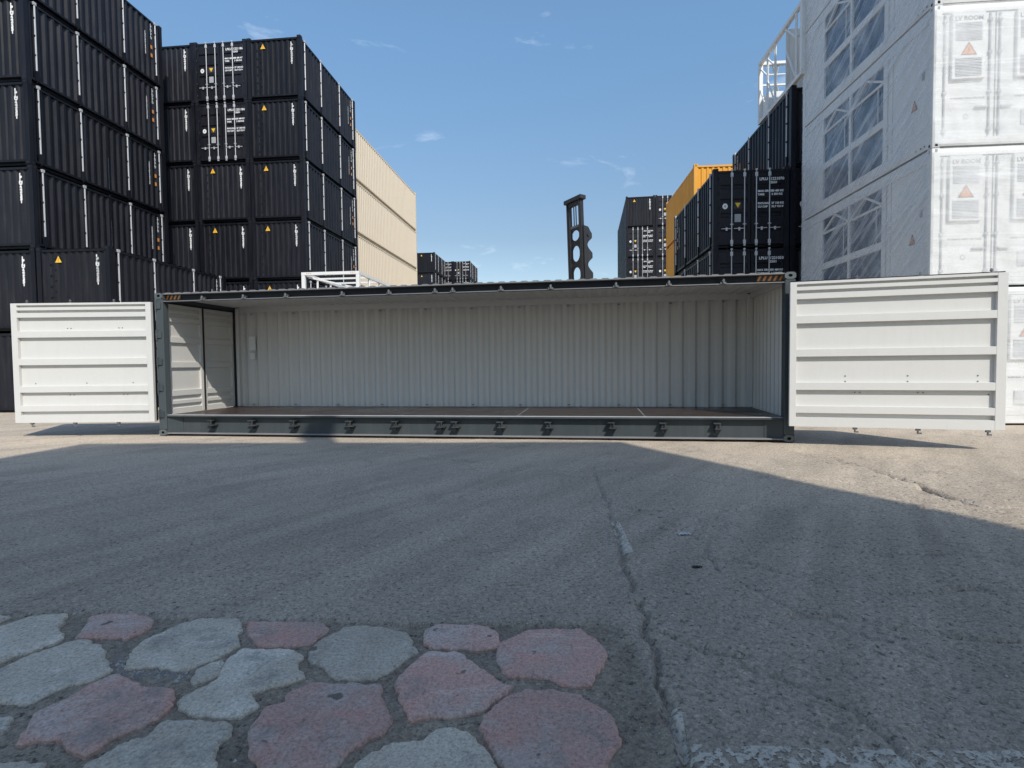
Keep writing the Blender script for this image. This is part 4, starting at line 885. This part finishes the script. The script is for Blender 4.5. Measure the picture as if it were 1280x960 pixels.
# red lettering strip seen on the sill
# ------------------------------------------------------------ container handler with its mast, far behind
def handler():
    r = thing('container_handler', 'tall dark lift mast of a container handler against the sky', 'lift truck', (4.55, 36.0, 0), -.95)
    r.scale = (.84, .84, 1)
    Hm = 12.0; mb = MB()
    for x in (-.80, .54):
        mb.box(x, x+.26, -.16, .18, .9, Hm, bev=.01)
    mb.box(-.74, -.68, -.24, -.16, .9, Hm); mb.box(.68, .74, -.24, -.16, .9, Hm)
    m = build(mb, 'mast', MAST, r); m.rotation_euler = (0, -.05, 0)
    def plate(z0, z1, rr):       # web plate with a round opening
        q = MB(); K = 20; zc = (z0+z1)/2; xo, zo = .54, (z1-z0)/2; x_c = 0
        O = []; I = []
        for k in range(K):
            a = 2*math.pi*k/K; c_, s_ = math.cos(a), math.sin(a); t = max(abs(c_), abs(s_)); O.append((x_c+xo*c_/t, zc+zo*s_/t)); I.append((x_c+.42*c_, zc+rr*s_))
        for k in range(K):
            j = (k+1) % K
            for y, s in ((-.02, 1), (.02, -1)): q.quad((O[k][0], y, O[k][1]), (O[j][0], y, O[j][1]), (I[j][0], y, I[j][1]), (I[k][0], y, I[k][1]))
            q.quad((I[k][0], -.02, I[k][1]), (I[j][0], -.02, I[j][1]), (I[j][0], .02, I[j][1]), (I[k][0], .02, I[k][1]))
        build(q, 'web_plate', MAST, m)
    for z0, z1, rr in ((5.2, 6.5, .46), (6.5, 7.9, .50), (7.9, 9.3, .52), (9.3, 10.3, .34)): plate(z0, z1, rr)
    q = MB(); q.box(-.53, .53, -.05, .05, 10.3, 10.45); q.cyl((-.12, 0, 10.4), (-.12, 0, Hm), .05); q.cyl((.12, 0, 10.4), (.12, 0, Hm), .05); build(q, 'lift_cylinders', STEEL, m)
    q = MB(); q.box(-.98, .98, -.30, .30, Hm+.002, Hm+.26, bev=.02); q.box(-.53, .53, -.15, .15, Hm-.25, Hm-.002, bev=.02); build(q, 'top_beam', MAST, m)
    # toothed carriage plate beside the right upright
    q = MB(); prof = []
    for i in range(4):
        b0 = 5.55+i*1.30; prof += [(.74, b0), (.86, b0+.10), (.86, b0+.40), (.74, b0+.50)]
        if i < 3: prof += [(.74-.38*math.sin(math.pi*k/8), b0+.50+.80*k/8) for k in range(1, 8)]
    prof = [(.0, 4.6), (.74, 4.6)] + prof + [(.50, 10.25), (.0, 10.3)]
    for x in (.84, .92): q.poly([(x, y, z) for y, z in prof])
    for (ya, za), (yb, zb) in zip(prof, prof[1:]+prof[:1]): q.quad((.84, ya, za), (.84, yb, zb), (.92, yb, zb), (.92, ya, za))
    q.cyl((.80, .42, 9.7), (1.0, .42, 9.7), .10, 12); build(q, 'toothed_plate', MAST, m)
    # chassis, hidden behind the containers but there
    q = MB(); q.box(-1.6, 1.6, .6, 6.2, .9, 2.0, bev=.08); q.box(-1.5, 1.5, 4.9, 6.4, 1.0, 2.6, bev=.15); build(q, 'chassis', YELLOW, r)
    q = MB(); q.box(-.7, .7, 2.0, 3.5, 2.0, 3.7, bev=.06); build(q, 'cab', GLASS, r)
    for x in (-1.75, 1.2):
        for y in (1.1, 5.2):
            q = MB(); q.cyl((x, y, .75), (x+.55, y, .75), .75, 24); w = build(q, 'wheel', RUBBER, r); q = MB(); q.cyl((x-.01, y, .75), (x+.56, y, .75), .35, 16); build(q, 'rim', GREYP, w)
handler()

# ------------------------------------------------------------ invented tall shed behind the camera, added to cast the yard shadow
SHX, SHY, SHA, SHH = 8.29, -4.75, -.055, 15.55
shed = thing('shadow_caster_shed', 'invented tall corrugated shed behind the viewer, added to cast the yard shadow', 'shed', (SHX, SHY, 0), SHA)
mb = MB()
WS = 9.9
for O, U, D, w in (((-WS, 0, 0), (1,0,0), (0,-1,0), WS), ((0, 0, 0), (0,-1,0), (-1,0,0), 8.0), ((-WS, -8, 0), (0,1,0), (1,0,0), 8.0), ((0, -8, 0), (-1,0,0), (0,1,0), WS)):
    mb.corr(O, U, D, w, (0, 0, SHH), .3, .05)
build(mb, 'wall', WHITEP, shed)  # cladding kept white so the added shed bounces warm light onto the yard
mb = MB(); mb.box(-WS-.02, .02, -8.02, .02, SHH-.02, SHH+.12); build(mb, 'roof', STEEL, shed)
mb = MB(); mb.box(-5.52, -5.06, -.42, -.03, SHH+.12, SHH+1.25, bev=.02); mb.box(-5.58, -5.0, -.48, .03, SHH+1.25, SHH+1.42, bev=.02); build(mb, 'shadow_caster_vent', STEEL, shed)  # added vent, placed to throw the shadow patch on the bottom rail
mb = MB(); mb.box(-6.6, -3.2, .004, .08, 0, 4.2, bev=.01); build(mb, 'roller_door', LOUV, shed)
